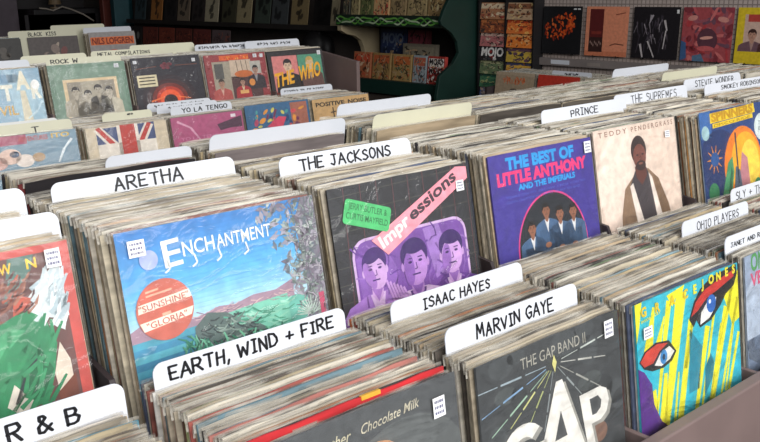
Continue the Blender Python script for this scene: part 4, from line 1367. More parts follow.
# (priority individual?, x, y0, y1, ztop, lean, group label, specials {index:colour})
LAB = 'record sleeve packed edge-on '
SEG = [
    (1, COLS1[1], 0.80, 0.905, 1.072, L1, LAB + 'in front of the ampersand card', {-1: 'd8b48e', -3: 'd8c0a0', -6: '4a8ca0', -9: '5c5048', -2: 'd0c8bc'}),
    (1, COLS1[2], 0.7225, 0.93, 1.074, L1, LAB + 'between the plus-sign card and the cream-script cover', {1: '2e2c2c', 12: 'b07066', 22: 'a85a50', 27: '9aa070', 33: 'b86a5a', 8: '3c3c44', 40: 'c0a494'}),
    (1, COLS1[3], 0.7125, 0.765, 1.072, L1, LAB + 'between the charcoal cover and the card just behind it', {}),
    (1, COLS1[3], 0.778, 0.898, 1.072, L1, LAB + 'between the two cards behind the charcoal cover', {3: 'd0b896', 9: 'c8a878'}),
    (1, COLS1[3], 0.911, 0.967, 1.072, L1, LAB + 'behind the card below the purple three-man picture', {-1: 'c06a44', -3: '8a3a34'}),
    (1, COLS1[4], 0.6985, 0.967, 1.075, L1, LAB + 'behind the turquoise and yellow striped cover', {24: '262428', 25: '3a363a', 22: '8aa4ac', 40: 'c8a078', 52: 'b8906a'}),
    (1, COLS1[5], 0.7055, 0.732, 1.074, L1, LAB + 'between the pale blue cover and the thinly lettered card', {}),
    (1, COLS1[5], 0.745, 0.845, 1.074, L1, LAB + 'behind the thinly lettered card at the right', {}),
    (0, COLS1[5], 0.858, 0.967, 1.074, L1, '', {}),
    (0, COLS1[6], 0.76, 0.918, 1.074, L1, '', {}),
    (0, COLS1[6], 0.932, 0.967, 1.074, L1, '', {}),
    (0, COLS1[1], 0.918, 0.967, 1.072, L1, '', {}),
    (0, COLS1[2], 0.943, 0.967, 1.072, L1, '', {}),
    (1, COLS2[1], 1.0665, 1.102, 1.249, L2, LAB + 'right behind the red-bordered cover', {}),
    (0, COLS2[1], 1.115, 1.268, 1.249, L2, '', {}),
    (0, COLS2[1], 1.282, 1.333, 1.249, L2, '', {}),
    (2, COLS2[2], 1.035, 1.26, 1.250, L2, LAB + 'behind the blue landscape cover', {40: '55585c', 30: 'd8d4c0', 20: '8ab0b8', 10: 'd8b89a'}),
    (1, COLS2[2], 1.275, 1.338, 1.250, L2, LAB + 'behind the big one-word card', {-1: '7a3030', -2: '2c2426'}),
    (0, COLS2[3], 1.0615, 1.184, 1.249, L2, '', {}),
    (0, COLS2[3], 1.197, 1.338, 1.249, L2, '', {}),
    (0, COLS2[4], 1.0725, 1.338, 1.249, L2, '', {}),
    (0, COLS2[5], 1.0855, 1.236, 1.249, L2, '', {}),
    (0, COLS2[5], 1.25, 1.338, 1.249, L2, '', {}),
    (0, COLS2[6], 1.0455, 1.276, 1.249, L2, '', {3: 'a87038', 6: 'c89058', 9: '9a5a30'}),
    (0, COLS2[6], 1.29, 1.338, 1.249, L2, '', {}),
    (0, COLS2[7], 1.06, 1.247, 1.249, L2, '', {}),
    (0, COLS2[7], 1.262, 1.336, 1.249, L2, '', {}),
    (0, COLS2[8], 1.06, 1.24, 1.249, L2, '', {}),
    (0, COLS3[1], 1.438, 1.55, 1.249, L3, '', {0: '241f22'}),  # first sleeve coloured near-black to paint in the dark gap behind the ridge
    (0, COLS3[2], 1.438, 1.461, 1.249, L3, '', {0: '241f22', 1: '7a3030'}),  # first sleeve again near-black, its colour standing in for the gap's shade
    (0, COLS3[2], 1.474, 1.55, 1.249, L3, '', {}),
    (0, COLS3[3], 1.438, 1.473, 1.249, L3, '', {0: '756b6a', 6: 'd0a884'}),
    (0, COLS3[3], 1.487, 1.59, 1.249, L3, '', {}),
    (0, COLS3[4], 1.438, 1.455, 1.249, L3, '', {}),
    (0, COLS3[4], 1.469, 1.648, 1.249, L3, '', {}),
    (0, COLS3[5], 1.438, 1.69, 1.249, L3, '', {6: 'e0c8a0'}),
    (0, COLS3[6], 1.438, 1.69, 1.249, L3, '', {5: 'd8c8b4'}),
    (0, COLS3[7], 1.438, 1.69, 1.249, L3, '', {}),
    (0, COLS3[8], 1.438, 1.518, 1.249, L3, '', {}),
    (0, COLS3[8], 1.532, 1.683, 1.249, L3, '', {}),
    (0, COLS3[8], 1.697, 1.735, 1.249, L3, '', {}),
    (0, COLS3[9], 1.438, 1.69, 1.249, L3, '', {}),
    (0, COLSB3[2], 3.382, 3.435, 1.275, LB3, '', {}), (0, COLSB3[2], 3.447, 3.62, 1.275, LB3, '', {}),
    (0, COLSB3[3], 3.402, 3.572, 1.276, LB3, '', {}), (0, COLSB3[3], 3.588, 3.622, 1.276, LB3, '', {}),
    (0, COLSB3[4], 3.381, 3.62, 1.277, LB3, '', {}), (0, COLSB3[5], 3.389, 3.63, 1.277, LB3, '', {}),
    (0, COLSB3[6], 3.399, 3.592, 1.277, LB3, '', {0: '2a2628'}),
    (0, COLSB4[2], 2.996, 3.03, 1.085, LB4, '', {}), (0, COLSB4[2], 3.042, 3.093, 1.085, LB4, '', {}), (0, COLSB4[2], 3.107, 3.27, 1.085, LB4, '', {}),
    (0, COLSB4[3], 2.997, 3.092, 1.085, LB4, '', {}), (0, COLSB4[3], 3.107, 3.275, 1.085, LB4, '', {}),
    (0, COLSB4[4], 2.996, 3.048, 1.085, LB4, '', {}), (0, COLSB4[4], 3.062, 3.123, 1.085, LB4, '', {}), (0, COLSB4[4], 3.137, 3.193, 1.085, LB4, '', {}), (0, COLSB4[4], 3.207, 3.275, 1.085, LB4, '', {}),
    (0, COLSB4[5], 3.001, 3.275, 1.090, LB4, '', {}),
    (0, COLSB4[6], 3.007, 3.228, 1.092, LB4, '', {}), (0, COLSB4[6], 3.242, 3.275, 1.092, LB4, '', {}),
    (0, COLSC[0], 5.50, 5.73, 1.29, 9, '', {}), (0, COLSC[1], 5.506, 5.73, 1.285, 9, '', {}), (0, COLSC[2], 5.53, 5.672, 1.29, 9, '', {}), (0, COLSC[2], 5.69, 5.73, 1.29, 9, '', {}), (0, COLSC[3], 5.506, 5.592, 1.29, 9, '', {}), (0, COLSC[3], 5.69, 5.73, 1.29, 9, '', {}),
]
stuff = MB()
n_ind = 0
INDIV_MAX = 300 - N_COVERS - 6
for pr, x, y0, y1, zt, L, lab, sp in SEG:
    n = max(1, int((y1 - y0) / PITCH))
    for i in range(n):
        y = y0 + i * (y1 - y0) / n
        far = y > 2.5
        key = i if i in sp else (i - n if (i - n) in sp else None)
        col = sp[key] if key is not None else (rng.choice(PAPER) if rng.random() < 0.8 else rng.choice(ACCENT))
        dx = rng.uniform(-0.0045, 0.0045)
        dz = rng.uniform(-0.0035, 0.0015) if rng.random() < 0.72 else rng.uniform(-0.007, 0.002)
        loc = base_of(x + dx, y, zt + dz, L)
        roll = RAD(rng.uniform(-0.55, 0.55))
        rot = Euler((-RAD(L), roll, 0))
        red = lab.endswith('cream-script cover') and i == 3
        if lab.endswith('cream-script cover') and i <= 3:
            loc.z = base_of(x, y, zt, L).z + (0.003 if i == 3 else -0.006)
        if pr and n_ind < INDIV_MAX:
            pa = pj((x, y, zt))
            pb = pj((x + RW, y, zt))
            pc = pj((x + RW, y, zt - 0.05))
            if (pa[1] > 446 and pb[1] > 446) or pb[0] < 0 or pa[0] > 764:
                continue
            if red:
                col = 'c2262c'
            o = link('record_sleeve', sleeve_mesh(col, rng.randrange(3)))
            o.location = loc
            o.rotation_euler = rot
            if red:
                tag(o, 'bright red record sleeve with a small yellow patch on its top edge', 'record')
                mb = MB()
                mb.box((0.175, -0.0006, RH - 0.004), (0.205, RT + 0.0002, RH + 0.0014), ink('e0a83a'))
                q = mb.build('yellow_patch', o)
            else:
                tag(o, lab, 'record', lab.replace(LAB, 'records packed '))
                link('plastic_outer_sleeve', LIP_VARS[rng.randrange(6)], o)
            n_ind += 1
        else:
            M = Matrix.Translation(loc) @ rot.to_matrix().to_4x4()
            sleeve_geo(stuff, edge(col), rng, M, coarse=far)
            if rng.random() < 0.9:
                lip_geo(stuff, rng, M, coarse=far)
print('INDIVIDUAL RECORDS', n_ind, 'covers', N_COVERS)

# ================================================================== RIGHT WALL: covers on display
def wallcover(t, z_top, art, label, lean=2.3, d=0.045, core='8a8078', seed=50):
    o = cover(0, 0, 0, 0, art, label, core, seed=seed, bag=False)
    L = RAD(lean)
    b = wp(t, d, z_top - RH * math.cos(L))
    o.location = b + WN * (RH * math.sin(L))
    o.rotation_euler = Euler((-L, 0, WRZ))
    # rotation order: lean about local x first, then turn to the wall
    o.rotation_mode = 'XYZ'
    return o


def P_orange():
    a = Art()
    a.rect('17171a', 0, 0, 1, 1, 0)
    rnd = random.Random(3)
    for k in range(120):
        an = rnd.uniform(0, 6.28)
        r = math.sqrt(rnd.random())
        u, v = 0.46 + 0.42 * r * math.cos(an), 0.42 + 0.25 * r * math.sin(an) - 0.12 * (r * math.cos(an))
        a.ell(rnd.choice(['d8541f', 'c4451c', 'e06a30', '8a2a14']), u, v, rnd.uniform(0.012, 0.03), rnd.uniform(0.02, 0.05), 1 + k % 3, n=8, rot=rnd.uniform(-30, 60))
    a.rect('d0d0d0', 0.78, 0.04, 0.85, 0.07, 5)
    a.rect('d0d0d0', 0.88, 0.04, 0.95, 0.07, 5)
    return a


def P_salmon():
    a = Art()
    a.rect('d98a6a', 0, 0, 1, 1, 0)
    a.rect('c87858', 0, 0.9, 1, 1, 1)
    a.rect('5c2020', 0.09, 0.05, 0.42, 0.92, 1)
    a.rect('38221f', 0.09, 0.62, 0.42, 0.92, 2)
    a.rect('7c3028', 0.14, 0.5, 0.38, 0.56, 2)
    for k in range(8):
        a.ell('8c7068', 0.13 + k * 0.035, 0.72 + 0.03 * (k % 3), 0.016, 0.03, 3, n=8)
    a.line('5a3428', [(0.6, 0.78), (0.72, 0.74), (0.92, 0.76)], 0.02, 2)
    a.line('8a4a38', [(0.7, 0.16), (0.92, 0.12)], 0.02, 2)
    return a


def P_bw():
    a = Art()
    a.rect('1c181c', 0, 0, 1, 1, 0)
    rnd = random.Random(12)
    for k in range(46):
        x = rnd.uniform(0.08, 0.75)
        y = rnd.uniform(0.12, 0.75)
        L = rnd.uniform(0.08, 0.24)
        an = rnd.uniform(1.2, 2.1)
        a.line(rnd.choice(['7c747a', '554c54', '9a9298', '3a343c', '46404a']), [(x, y), (x + L * math.cos(an), min(0.98, y + L * math.sin(an)))], rnd.uniform(0.012, 0.035), 1 + k % 3, 0.006)
    for x0, y0, x1, y1, wq in ((0.18, 0.72, 0.25, 0.98, 0.05), (0.34, 0.66, 0.5, 0.97, 0.035), (0.68, 0.25, 0.74, 0.45, 0.05), (0.72, 0.45, 0.68, 0.8, 0.03)):
        a.line('b8b0b0', [(x0, y0), (x1, y1)], wq, 5, wq * 0.6)
    a.rect('e0e0e0', 0.92, 0.05, 0.97, 0.12, 5)
    return a


def P_red():
    a = Art()
    a.rect('a0484c', 0, 0, 1, 1, 0)
    rnd = random.Random(21)
    for k in range(70):
        a.ell(rnd.choice(['b85458', '8a3a44', '7a3038', 'c46a68', '94505a', '6a4654', 'aa3c40']), rnd.uniform(0.02, 0.98), rnd.uniform(0.02, 0.98), rnd.uniform(0.05, 0.16), rnd.uniform(0.02, 0.06), 1 + k % 4, n=14, rot=rnd.uniform(0, 180))
    a.poly('3c5a84', [(0, 0.62), (0.1, 0.66), (0.13, 0.95), (0, 1)], 6)
    a.poly('54708a', [(0.25, 0.9), (0.42, 0.86), (0.5, 1), (0.25, 1)], 6)
    a.ell('5a3540', 0.52, 0.6, 0.2, 0.22, 5, n=20, rot=15)
    a.ell('c8867c', 0.2, 0.2, 0.1, 0.05, 6, rot=10)
    a.ell('c8867c', 0.8, 0.22, 0.11, 0.05, 6, rot=-10)
    a.ell('d89a8c', 0.5, 0.56, 0.13, 0.03, 6, rot=6)
    a.ell('c05a5c', 0.5, 0.76, 0.17, 0.05, 6)
    return a


def P_yellow():
    a = Art()
    a.rect('d4b828', 0, 0, 1, 1, 0)
    a.rect('c8a898', 0.14, 0.12, 0.88, 0.78, 1)
    a.rect('b04038', 0.2, 0.12, 0.6, 0.25, 2)
    a.figure(0.30, 0.48, 0.2, '3c2420', 'b48874', '6e5058', 'a08078', 3)
    a.figure(0.66, 0.46, 0.2, '4a2a24', 'b48874', '7a4a48', 'b09080', 3)
    a.rect('d4b828', 0.0, 0.78, 1, 1, 12)
    return a


PO = [(3.878, 'black album cover with an orange-red smear, hung on the grid wall', P_orange(), '222'),
      (3.531, 'salmon album cover with a dark red block, hung on the grid wall', P_salmon(), '333'),
      (3.182, 'black album cover with grey sculptural shapes, hung on the grid wall', P_bw(), '1'),
      (2.850, 'red abstract album cover with blue corner, hung on the grid wall', P_red(), '2'),
      (2.515, 'yellow-bordered album cover with a photo, hung at the wall right end', P_yellow(), '3')]
for k, (t, lab, art, _) in enumerate(PO):
    wallcover(t, 1.413, art, lab, seed=60 + k)
    for q in (0.07, 0.24):
        mb = MB()
        mb.tube([(0, 0.004, 0), (0, -0.028, -0.002), (0, -0.031, 0.010)], 0.003, paint('1a1818'), 6)
        h = mb.build('hook')
        h.location = wp(t - q, 0.031, 1.413 - RH - 0.0045)
        h.rotation_euler = (0, 0, WRZ)
        tag(h, 'small black wire hook holding up ' + lab.split(',')[0].replace('album cover', 'cover').replace('black', 'the black', 1).replace('salmon', 'the salmon', 1).replace('red abstract', 'the red abstract').replace('yellow-bordered', 'the yellow-bordered'), 'hook', 'wire hooks under ' + lab.split(',')[0])

# ledge rail with labels below the wall covers
RL = empty('label_rail', wp(3.92, 0.03, 1.02), WRZ)
tag(RL, 'grey label rail along the grid wall under the hung covers', 'shelf rail')
mb = MB()
mb.box((0, -0.035, 0), (2.3, 0, 0.05), paint('7d7471'))
rail = mb.build('rail', RL, 0.003)
mb = MB()
mb.box((0.13, -0.0362, 0.012), (0.28, -0.0345, 0.040), M_CARD)
mb.build('label_strip', rail)
mb = MB()
mb.box((0.42, -0.0362, 0.012), (0.52, -0.0345, 0.034), paint('8a807a'))
mb.build('label_strip', rail)

# bin along the wall with tan and red covers
BN = empty('record_bin', wp(3.98, 0.0, 0.0), WRZ)
tag(BN, 'dark wooden record bin standing along the grid wall', 'record bin')
mb = MB()
mb.box((0, -0.55, 0), (1.9, -0.53, 0.84), M_RACK_D)
mb.build('front_panel', BN, 0.002)
mb = MB()
mb.box((0, -0.53, 0.655), (1.9, -0.04, 0.672), M_RACK_D)
mb.build('bin_floor', BN)
for s in (0, 1.88):
    mb = MB()
    mb.box((s, -0.53, 0), (s + 0.02, -0.04, 0.90), M_RACK_D)
    mb.build('side_panel', BN)


def A_tan():
    a = Art()
    a.rect('a49078', 0, 0, 1, 1, 0)
    a.scribble(['d8764a', 'c86a40'], 0.2, 0.12, 0.75, 0.2, 30, 0.10, 0.025, 2, (50, 130), 3)
    a.ell('5a5048', 0.5, 0.5, 0.17, 0.17, 2)
    a.ell('8a7a68', 0.5, 0.5, 0.06, 0.06, 3)
    a.rect('b09c84', 0.0, 0.0, 1, 0.06, 1)
    return a


def A_redb():
    a = Art()
    a.rect('c03a2c', 0, 0, 1, 1, 0)
    a.scribble(['d8a068'], 0.05, 0.25, 0.33, 0.34, 14, 0.08, 0.02, 2, (50, 130), 3)
    a.rect('a83026', 0.4, 0.15, 1, 0.5, 1)
    a.rect('e0d4c8', 0.87, 0.1, 0.95, 0.2, 2)
    return a


o = wallcover(3.945, 1.000, A_tan(), 'tan album cover with orange letters in the bin along the wall', 8, 0.45, 'a49078', 71)
o = wallcover(3.60, 1.000, A_redb(), 'red album cover in the bin along the wall, under the salmon cover', 8, 0.45, 'b04034', 72)
wb = random.Random(5)
wstuff = stuff
for t, n in ((3.945, 34), (3.60, 34), (3.25, 36), (2.90, 36)):
    for i in range(n):
        L = RAD(8)
        zt = 0.998 + wb.uniform(-0.004, 0.002)
        d = 0.443 - i * 0.0085 + (0.012 if t < 3.4 else 0)
        b = wp(t + wb.uniform(-0.004, 0.004), d, zt - RH * math.cos(L)) + WN * (RH * math.sin(L))
        M = Matrix.Translation(b) @ Euler((-L, 0, WRZ)).to_matrix().to_4x4()
        sleeve_geo(wstuff, edge(wb.choice(PAPER + ACCENT[:3])), wb, M, coarse=True)
        lip_geo(wstuff, wb, M, coarse=True)
o = stuff.build('record_sleeve', recalc=False)
tag(o, 'rest of the record sleeves packed edge-on in the upper, rear and far bins', 'record', kind='stuff')
c = card(0, 0, 0, 0, 0.30, '~^=<', 'small white lettered card in the wall bin behind the red cover', M_CARD, 0.016, 0.10, 0.10, 0.026, 0.003)
b = wp(3.56, 0.36, 1.022 - 0.33 * math.cos(RAD(8))) + WN * (0.33 * math.sin(RAD(8)))
c.location = b
c.rotation_euler = Euler((-RAD(8), 0, WRZ))

# ================================================================== RACK OF MAGAZINES (two columns)
MR = empty('magazine_rack', wp(4.385, 0, 0), WRZ)
tag(MR, 'black tiered wall rack holding two columns of small magazines', 'magazine rack')
M_BLK = paint('161416')
mb = MB()
mb.box((0, -0.03, 0.55), (0.50, 0, 2.1), M_BLK)
mb.build('back_panel', MR)
for xx in (0.0, 0.243, 0.486):
    mb = MB()
    mb.box((xx, -0.14, 0.55), (xx + 0.012, -0.03, 2.1), M_BLK)
    mb.build('upright', MR)
TIERS = [1.435, 1.34, 1.245, 1.145, 1.05, 0.955, 0.86, 0.765]
for k, z in enumerate(TIERS):
    mb = MB()
    mb.box((0.014, -0.12, z - 0.12), (0.486, -0.03, z - 0.112), M_BLK)
    mb.build('shelf', MR)
MAGC = [('b07a58', 'e0c8a8', '9a4438'), ('8a4a30', 'c87848', '4a3830'), ('b87070', 'd8b8a8', '7a5a58'), ('d8d0c8', '3a3a3c', '8c3430'), ('6a7a58', 'a8a880', '3a4a40'), ('4a7a58', '2a5a48', 'a8b078'), ('5a6a9a', 'c8b0a0', '2a2a3a'), ('7a6a5a', '4a4038', 'b09a80'),
        ('c0a080', '8a5a40', 'e0c080'), ('e07a3c', 'c04a28', 'f0b060'), ('e8843a', 'f0b070', 'b04a20'), ('c8a848', '6a4a5a', '3a3a4a'), ('d8a848', '4a4a68', 'a05a38'), ('b86a58', 'd8a890', '6a3a38'), ('a89068', '6a5848', 'd8c8a0'), ('8a6a58', '5a4a40', 'c0a080')]
MAGN = ['beige', 'brown', 'dusty pink', 'black and white lettered', 'olive green', 'dark green', 'blue', 'grey brown', 'cream and brown', 'orange and red', 'bright orange', 'yellow and plum', 'yellow and navy', 'salmon', 'khaki', 'dull brown']
mi = 0
for ccol in (0, 1):
    for k, z in enumerate(TIERS):
        c0, c1, c2 = MAGC[mi]
        a = Art(0.225, 0.115)
        a.rect(c0, 0, 0, 1, 1, 0)
        rnd = random.Random(mi)
        a.rect(c1, 0.0, 0.06, 1, 0.36, 1)
        for q in range(9):
            a.ell(rnd.choice([c0, c1, c2]), rnd.uniform(0.1, 0.9), rnd.uniform(0.45, 0.95), 0.09, 0.1, 2 + q % 2, n=10)
        if mi == 3:
            a.rect('2a2a2c', 0, 0, 1, 1, 2)
            a.text('MOJO', 'e8e4e0', 0.05, 0.7, 0.5, 4, width=0.9, bold=0.04)
        else:
            a.scribble([c2, c0, c1, '3a2c2a'], 0.06, 0.08, 0.94, 0.92, 46, 0.14, 0.06, 3, seed=mi)
        mb = MB()
        mb.box((0, 0, 0), (0.225, 0.006, 0.115), ink(c0))
        o = mb.build('magazine')
        o.location = wp(4.385 - 0.016 - ccol * 0.243, 0.138, z - 0.111)
        o.rotation_euler = (-RAD(10), 0, WRZ)
        tag(o, MAGN[mi] + ' magazine in the black wall rack, ' + ('left' if ccol == 0 else 'right') + ' column, ' + ['top', 'second', 'third', 'fourth', 'fifth', 'sixth', 'seventh', 'lowest'][k] + ' tier', 'magazine', 'magazines in the black wall rack')
        a.build('cover_art', o)
        mi += 1

# ================================================================== GREEN SHELF UNIT
GU = empty('shelf_unit', wp(4.45, 0, 0), WRZ)
tag(GU, 'dark green shelf unit with a curved end panel and wavy striped shelf edge', 'shelf unit')
M_GRN = paint('0e2e27')
M_DKW = paint('2a2624')


def gx(t):
    return 4.45 - t


prof = [(0.0, 0.0), (0.50, 0.0), (0.53, 0.70), (0.53, 0.80), (0.50, 0.94), (0.36, 1.02), (0.30, 1.09), (0.32, 1.17), (0.38, 1.235), (0.48, 1.29), (0.495, 1.32), (0.46, 1.39), (0.41, 1.46), (0.36, 1.65), (0.34, 1.9), (0.0, 1.9)]
mb = MB()
mb.prism([(-d, z) for d, z in prof], 'x', 0, 0.03, M_GRN)
mb.build('end_panel', GU, 0.003)
mb = MB()
mb.box((gx(5.72), -0.025, 0.0), (0, -0.001, 1.9), M_DKW)
mb.build('back_panel', GU)
mb = MB()
mb.box((gx(5.62), -0.44, 1.315), (0, -0.03, 1.335), M_DKW)
mb.build('shelf', GU)
mb = MB()
mb.box((gx(5.50), -0.44, 0.845), (0, -0.03, 0.865), M_DKW)
mb.build('shelf', GU)
mb = MB()
mb.box((gx(5.50), -0.42, 0.0), (0, -0.03, 0.75), paint('4a423c'))
mb.build('base', GU)
mb = MB()
mb.box((gx(5.50), -0.46, 0.765), (0, -0.44, 0.868), M_GRN)
mb.build('shelf_lip', GU, 0.003)
mb = MB()
mb.box((gx(5.60), -0.455, 1.268), (0, -0.44, 1.352), paint('1c2a20'))
lipo = mb.build('shelf_lip', GU, 0.003)
for ph, cc, amp, zc, nm in ((0.0, '6aa84a', 0.022, 1.312, 'green'), (2.2, 'b4c8a4', 0.016, 1.306, 'pale'), (4.0, '4a8a3a', 0.02, 1.308, 'green')):
    mb = MB()
    N = 60
    vs, fs = [], []
    for i in range(N + 1):
        xx = gx(5.59) + i * (5.59 - 4.46) / N
        zz = zc + amp * math.sin(ph + i * 0.42) + 0.008 * math.sin(i * 0.9 + ph)
        vs += [(xx, -0.4562 - 0.0003 * ph, zz - 0.006), (xx, -0.4562 - 0.0003 * ph, zz + 0.006)]
    fs = [(i * 2, i * 2 + 2, i * 2 + 3, i * 2 + 1) for i in range(N)]
    mb.add(vs, fs, paint(cc))
    mb.build('wavy_stripe', lipo, recalc=False)
# cream curved bracket at the left end
mb = MB()
mb.prism([(-0.44, 1.268), (-0.44, 1.225), (-0.38, 1.195), (-0.29, 1.175), (-0.23, 1.14), (-0.20, 1.08), (-0.18, 0.98), (-0.03, 0.96), (-0.03, 1.268)], 'x', gx(5.60), gx(5.55), paint('b4a484'))
mb.build('bracket', GU, 0.003)


def small_box(name, t, d, z, wd, dp, ht, c0, c1, c2, label, cat, group, tilt=0, words=None, seed=1):
    mb = MB()
    mb.box((0, 0, 0), (wd, dp, ht), ink(c0))
    o = mb.build(name, bevel=0.0015)
    o.location = wp(t, d, z)
    o.rotation_euler = (-RAD(tilt), 0, WRZ)
    tag(o, label, cat, group)
    a = Art(wd, ht)
    rnd = random.Random(seed)
    a.rect(c0, 0.02, 0.02, 0.98, 0.98, 2)
    a.rect(c1, 0.06, 0.08, 0.94, 0.38, 3)
    dk = '%02x%02x%02x' % tuple(int(int(c0[i:i + 2], 16) * 0.45) for i in (0, 2, 4))
    for q in range(7):
        a.ell(rnd.choice([c0, c1, c2, dk]), rnd.uniform(0.12, 0.88), rnd.uniform(0.42, 0.92), 0.11, 0.06, 4 + q % 2, n=10, rot=rnd.uniform(0, 90))
    a.scribble([c1, c2, dk, dk, 'b89a78'], 0.08, 0.1, 0.92, 0.95, 60, 0.16, 0.05, 5, seed=seed)
    if words:
        a.text(words, c2, 0.1, 0.30, 0.2, 9, width=0.8, bold=0.03)
        if ht < 0.3:
            a.text(words, c2, 0.1, 0.62, 0.2, 9, width=0.8, bold=0.03)
    a.build('cover_art', o)
    return o


for k, (t, wd, c0, c1, c2, lab, wds) in enumerate((
        (5.47, 0.20, 'b06a48', 'c8543a', 'd8b898', 'orange-topped magazine leftmost on the green unit lower shelf', None),
        (5.245, 0.20, 'a08050', 'b8603a', '6a5a48', 'tan and rust magazine second on the green unit lower shelf', None),
        (5.02, 0.20, 'a88a58', 'c06a3c', '5a6a50', 'khaki and orange magazine third on the green unit lower shelf', None),
        (4.80, 0.135, '9aa4a8', 'b8624a', '6a7478', 'pale grey magazine with a rust top on the green unit lower shelf', None),
        (4.65, 0.17, 'a83c34', 'e8e0d8', '2c2426', 'red and white magazine with black letters next to the green end panel', 'MOJO'))):
    small_box('magazine', t, 0.40, 0.8655, wd, 0.03, 0.20, c0, c1, c2, lab, 'magazine', 'magazines on the green unit lower shelf', 6, wds, k)
small_box('magazine', 5.40, 0.17, 0.8655, 0.29, 0.04, 0.37, '26304e', '2c3a60', '68748a', 'navy blue magazine with pale letters standing behind on the lower shelf', 'magazine', 'magazines on the green unit lower shelf', 3, 'MOJO', 11)
small_box('magazine', 5.09, 0.17, 0.8655, 0.22, 0.04, 0.37, '6a3038', '843c48', '4a4038', 'maroon magazine standing behind on the lower shelf', 'magazine', 'magazines on the green unit lower shelf', 3, None, 12)
small_box('magazine', 5.05, 0.26, 0.8655, 0.35, 0.04, 0.27, '7a7264', '8a8270', '4a443c', 'grey mottled magazine leaning behind the orange ones', 'magazine', 'magazines on the green unit lower shelf', 3, None, 13)
for k, (t, wd, c0, c1, c2, lab) in enumerate((
        (5.60, 0.075, '4a4a40', '3a3c34', '6a6a58', 'dark slim magazine at the left end of the striped-edge shelf'),
        (5.50, 0.09, 'a89a70', '8a7c58', '5a5440', 'tan slim magazine second on the striped-edge shelf'),
        (5.39, 0.14, '6a7048', '5a6440', 'a8a070', 'olive magazine third on the striped-edge shelf'),
        (5.24, 0.17, 'd0a878', 'd87a50', 'c84a4a', 'cream magazine with a red and orange picture on the striped-edge shelf'),
        (5.05, 0.16, '9a8460', 'b09a70', '6a5a44', 'brown-beige magazine in the middle of the striped-edge shelf'),
        (4.87, 0.19, 'a49068', 'c0a878', '7a6a50', 'khaki magazine right of the middle on the striped-edge shelf'),
        (4.66, 0.18, '9a8058', 'b89a68', 'd8c898', 'ochre magazine next to the green end panel on the striped-edge shelf'))):
    small_box('magazine', t, 0.38, 1.3355, wd, 0.03, 0.24, c0, c1, c2, lab, 'magazine', 'magazines on the striped-edge shelf', 6, None, 30 + k)

# ================================================================== LONG WALL SHELF with covers in the dark
LS = empty('display_shelf', wp(9.5, 0, 0), WRZ)
tag(LS, 'long dark shelf on the right wall with a row of dim covers', 'shelf')
mb = MB()
mb.box((0, -0.26, 1.205), (3.72, -0.001, 1.228), M_DKW)
mb.build('shelf_board', LS, 0.002)
mb = MB()
mb.box((0, -0.275, 1.205), (3.72, -0.26, 1.25), M_DKW)
mb.build('shelf_lip', LS, 0.002)
SHC = [(9.45, 'a', '3a4a50'), (9.08, 'orange-brown', 'b87a40'), (8.78, 'black', '2a2626'), (8.51, 'dull tan', '8a7a68'), (8.22, 'charcoal', '3a3432'), (7.97, 'off-white', 'b8ae94'), (7.66, 'dark olive', '4a4838'), (7.40, 'pale beige', 'a89a78'),
       (7.10, 'dark grey-green', '465048'), (6.83, 'slate', '4a4e50'), (6.54, 'tan and brown', '8c7a58'), (6.22, 'blackest', '1c1a1a'), (5.985, 'cream', 'a89c80')]
for k, (t, nm, c) in enumerate(SHC):
    wd = 0.24 if k < 12 else 0.10
    a = Art(wd, 0.30)
    a.rect(c, 0, 0, 1, 1, 0)
    rnd = random.Random(k + 80)
    h = '%02x%02x%02x' % tuple(max(0, int(int(c[i:i + 2], 16) * 0.5)) for i in (0, 2, 4))
    if nm in ('off-white', 'pale beige', 'tan and brown', 'orange-brown'):
        for q in range(8):
            a.ell(h, rnd.uniform(0.35, 0.65), rnd.uniform(0.2, 0.8), 0.12, 0.07, 1 + q % 2, n=10, rot=rnd.uniform(0, 90))
    else:
        for q in range(7):
            a.ell(h, rnd.uniform(0.2, 0.8), rnd.uniform(0.2, 0.8), 0.14, 0.08, 1 + q % 2, n=10, rot=rnd.uniform(0, 90))
    mb = MB()
    mb.box((0, 0, 0), (wd, 0.006, 0.30), ink(c))
    o = mb.build('magazine')
    o.location = wp(t, 0.20, 1.2285)
    o.rotation_euler = (-RAD(9), 0, WRZ)
    tag(o, ('teal grey' if nm == 'a' else nm) + ' magazine standing on the long dark wall shelf', 'magazine', 'magazines on the long dark wall shelf')
    a.build('cover_art', o)

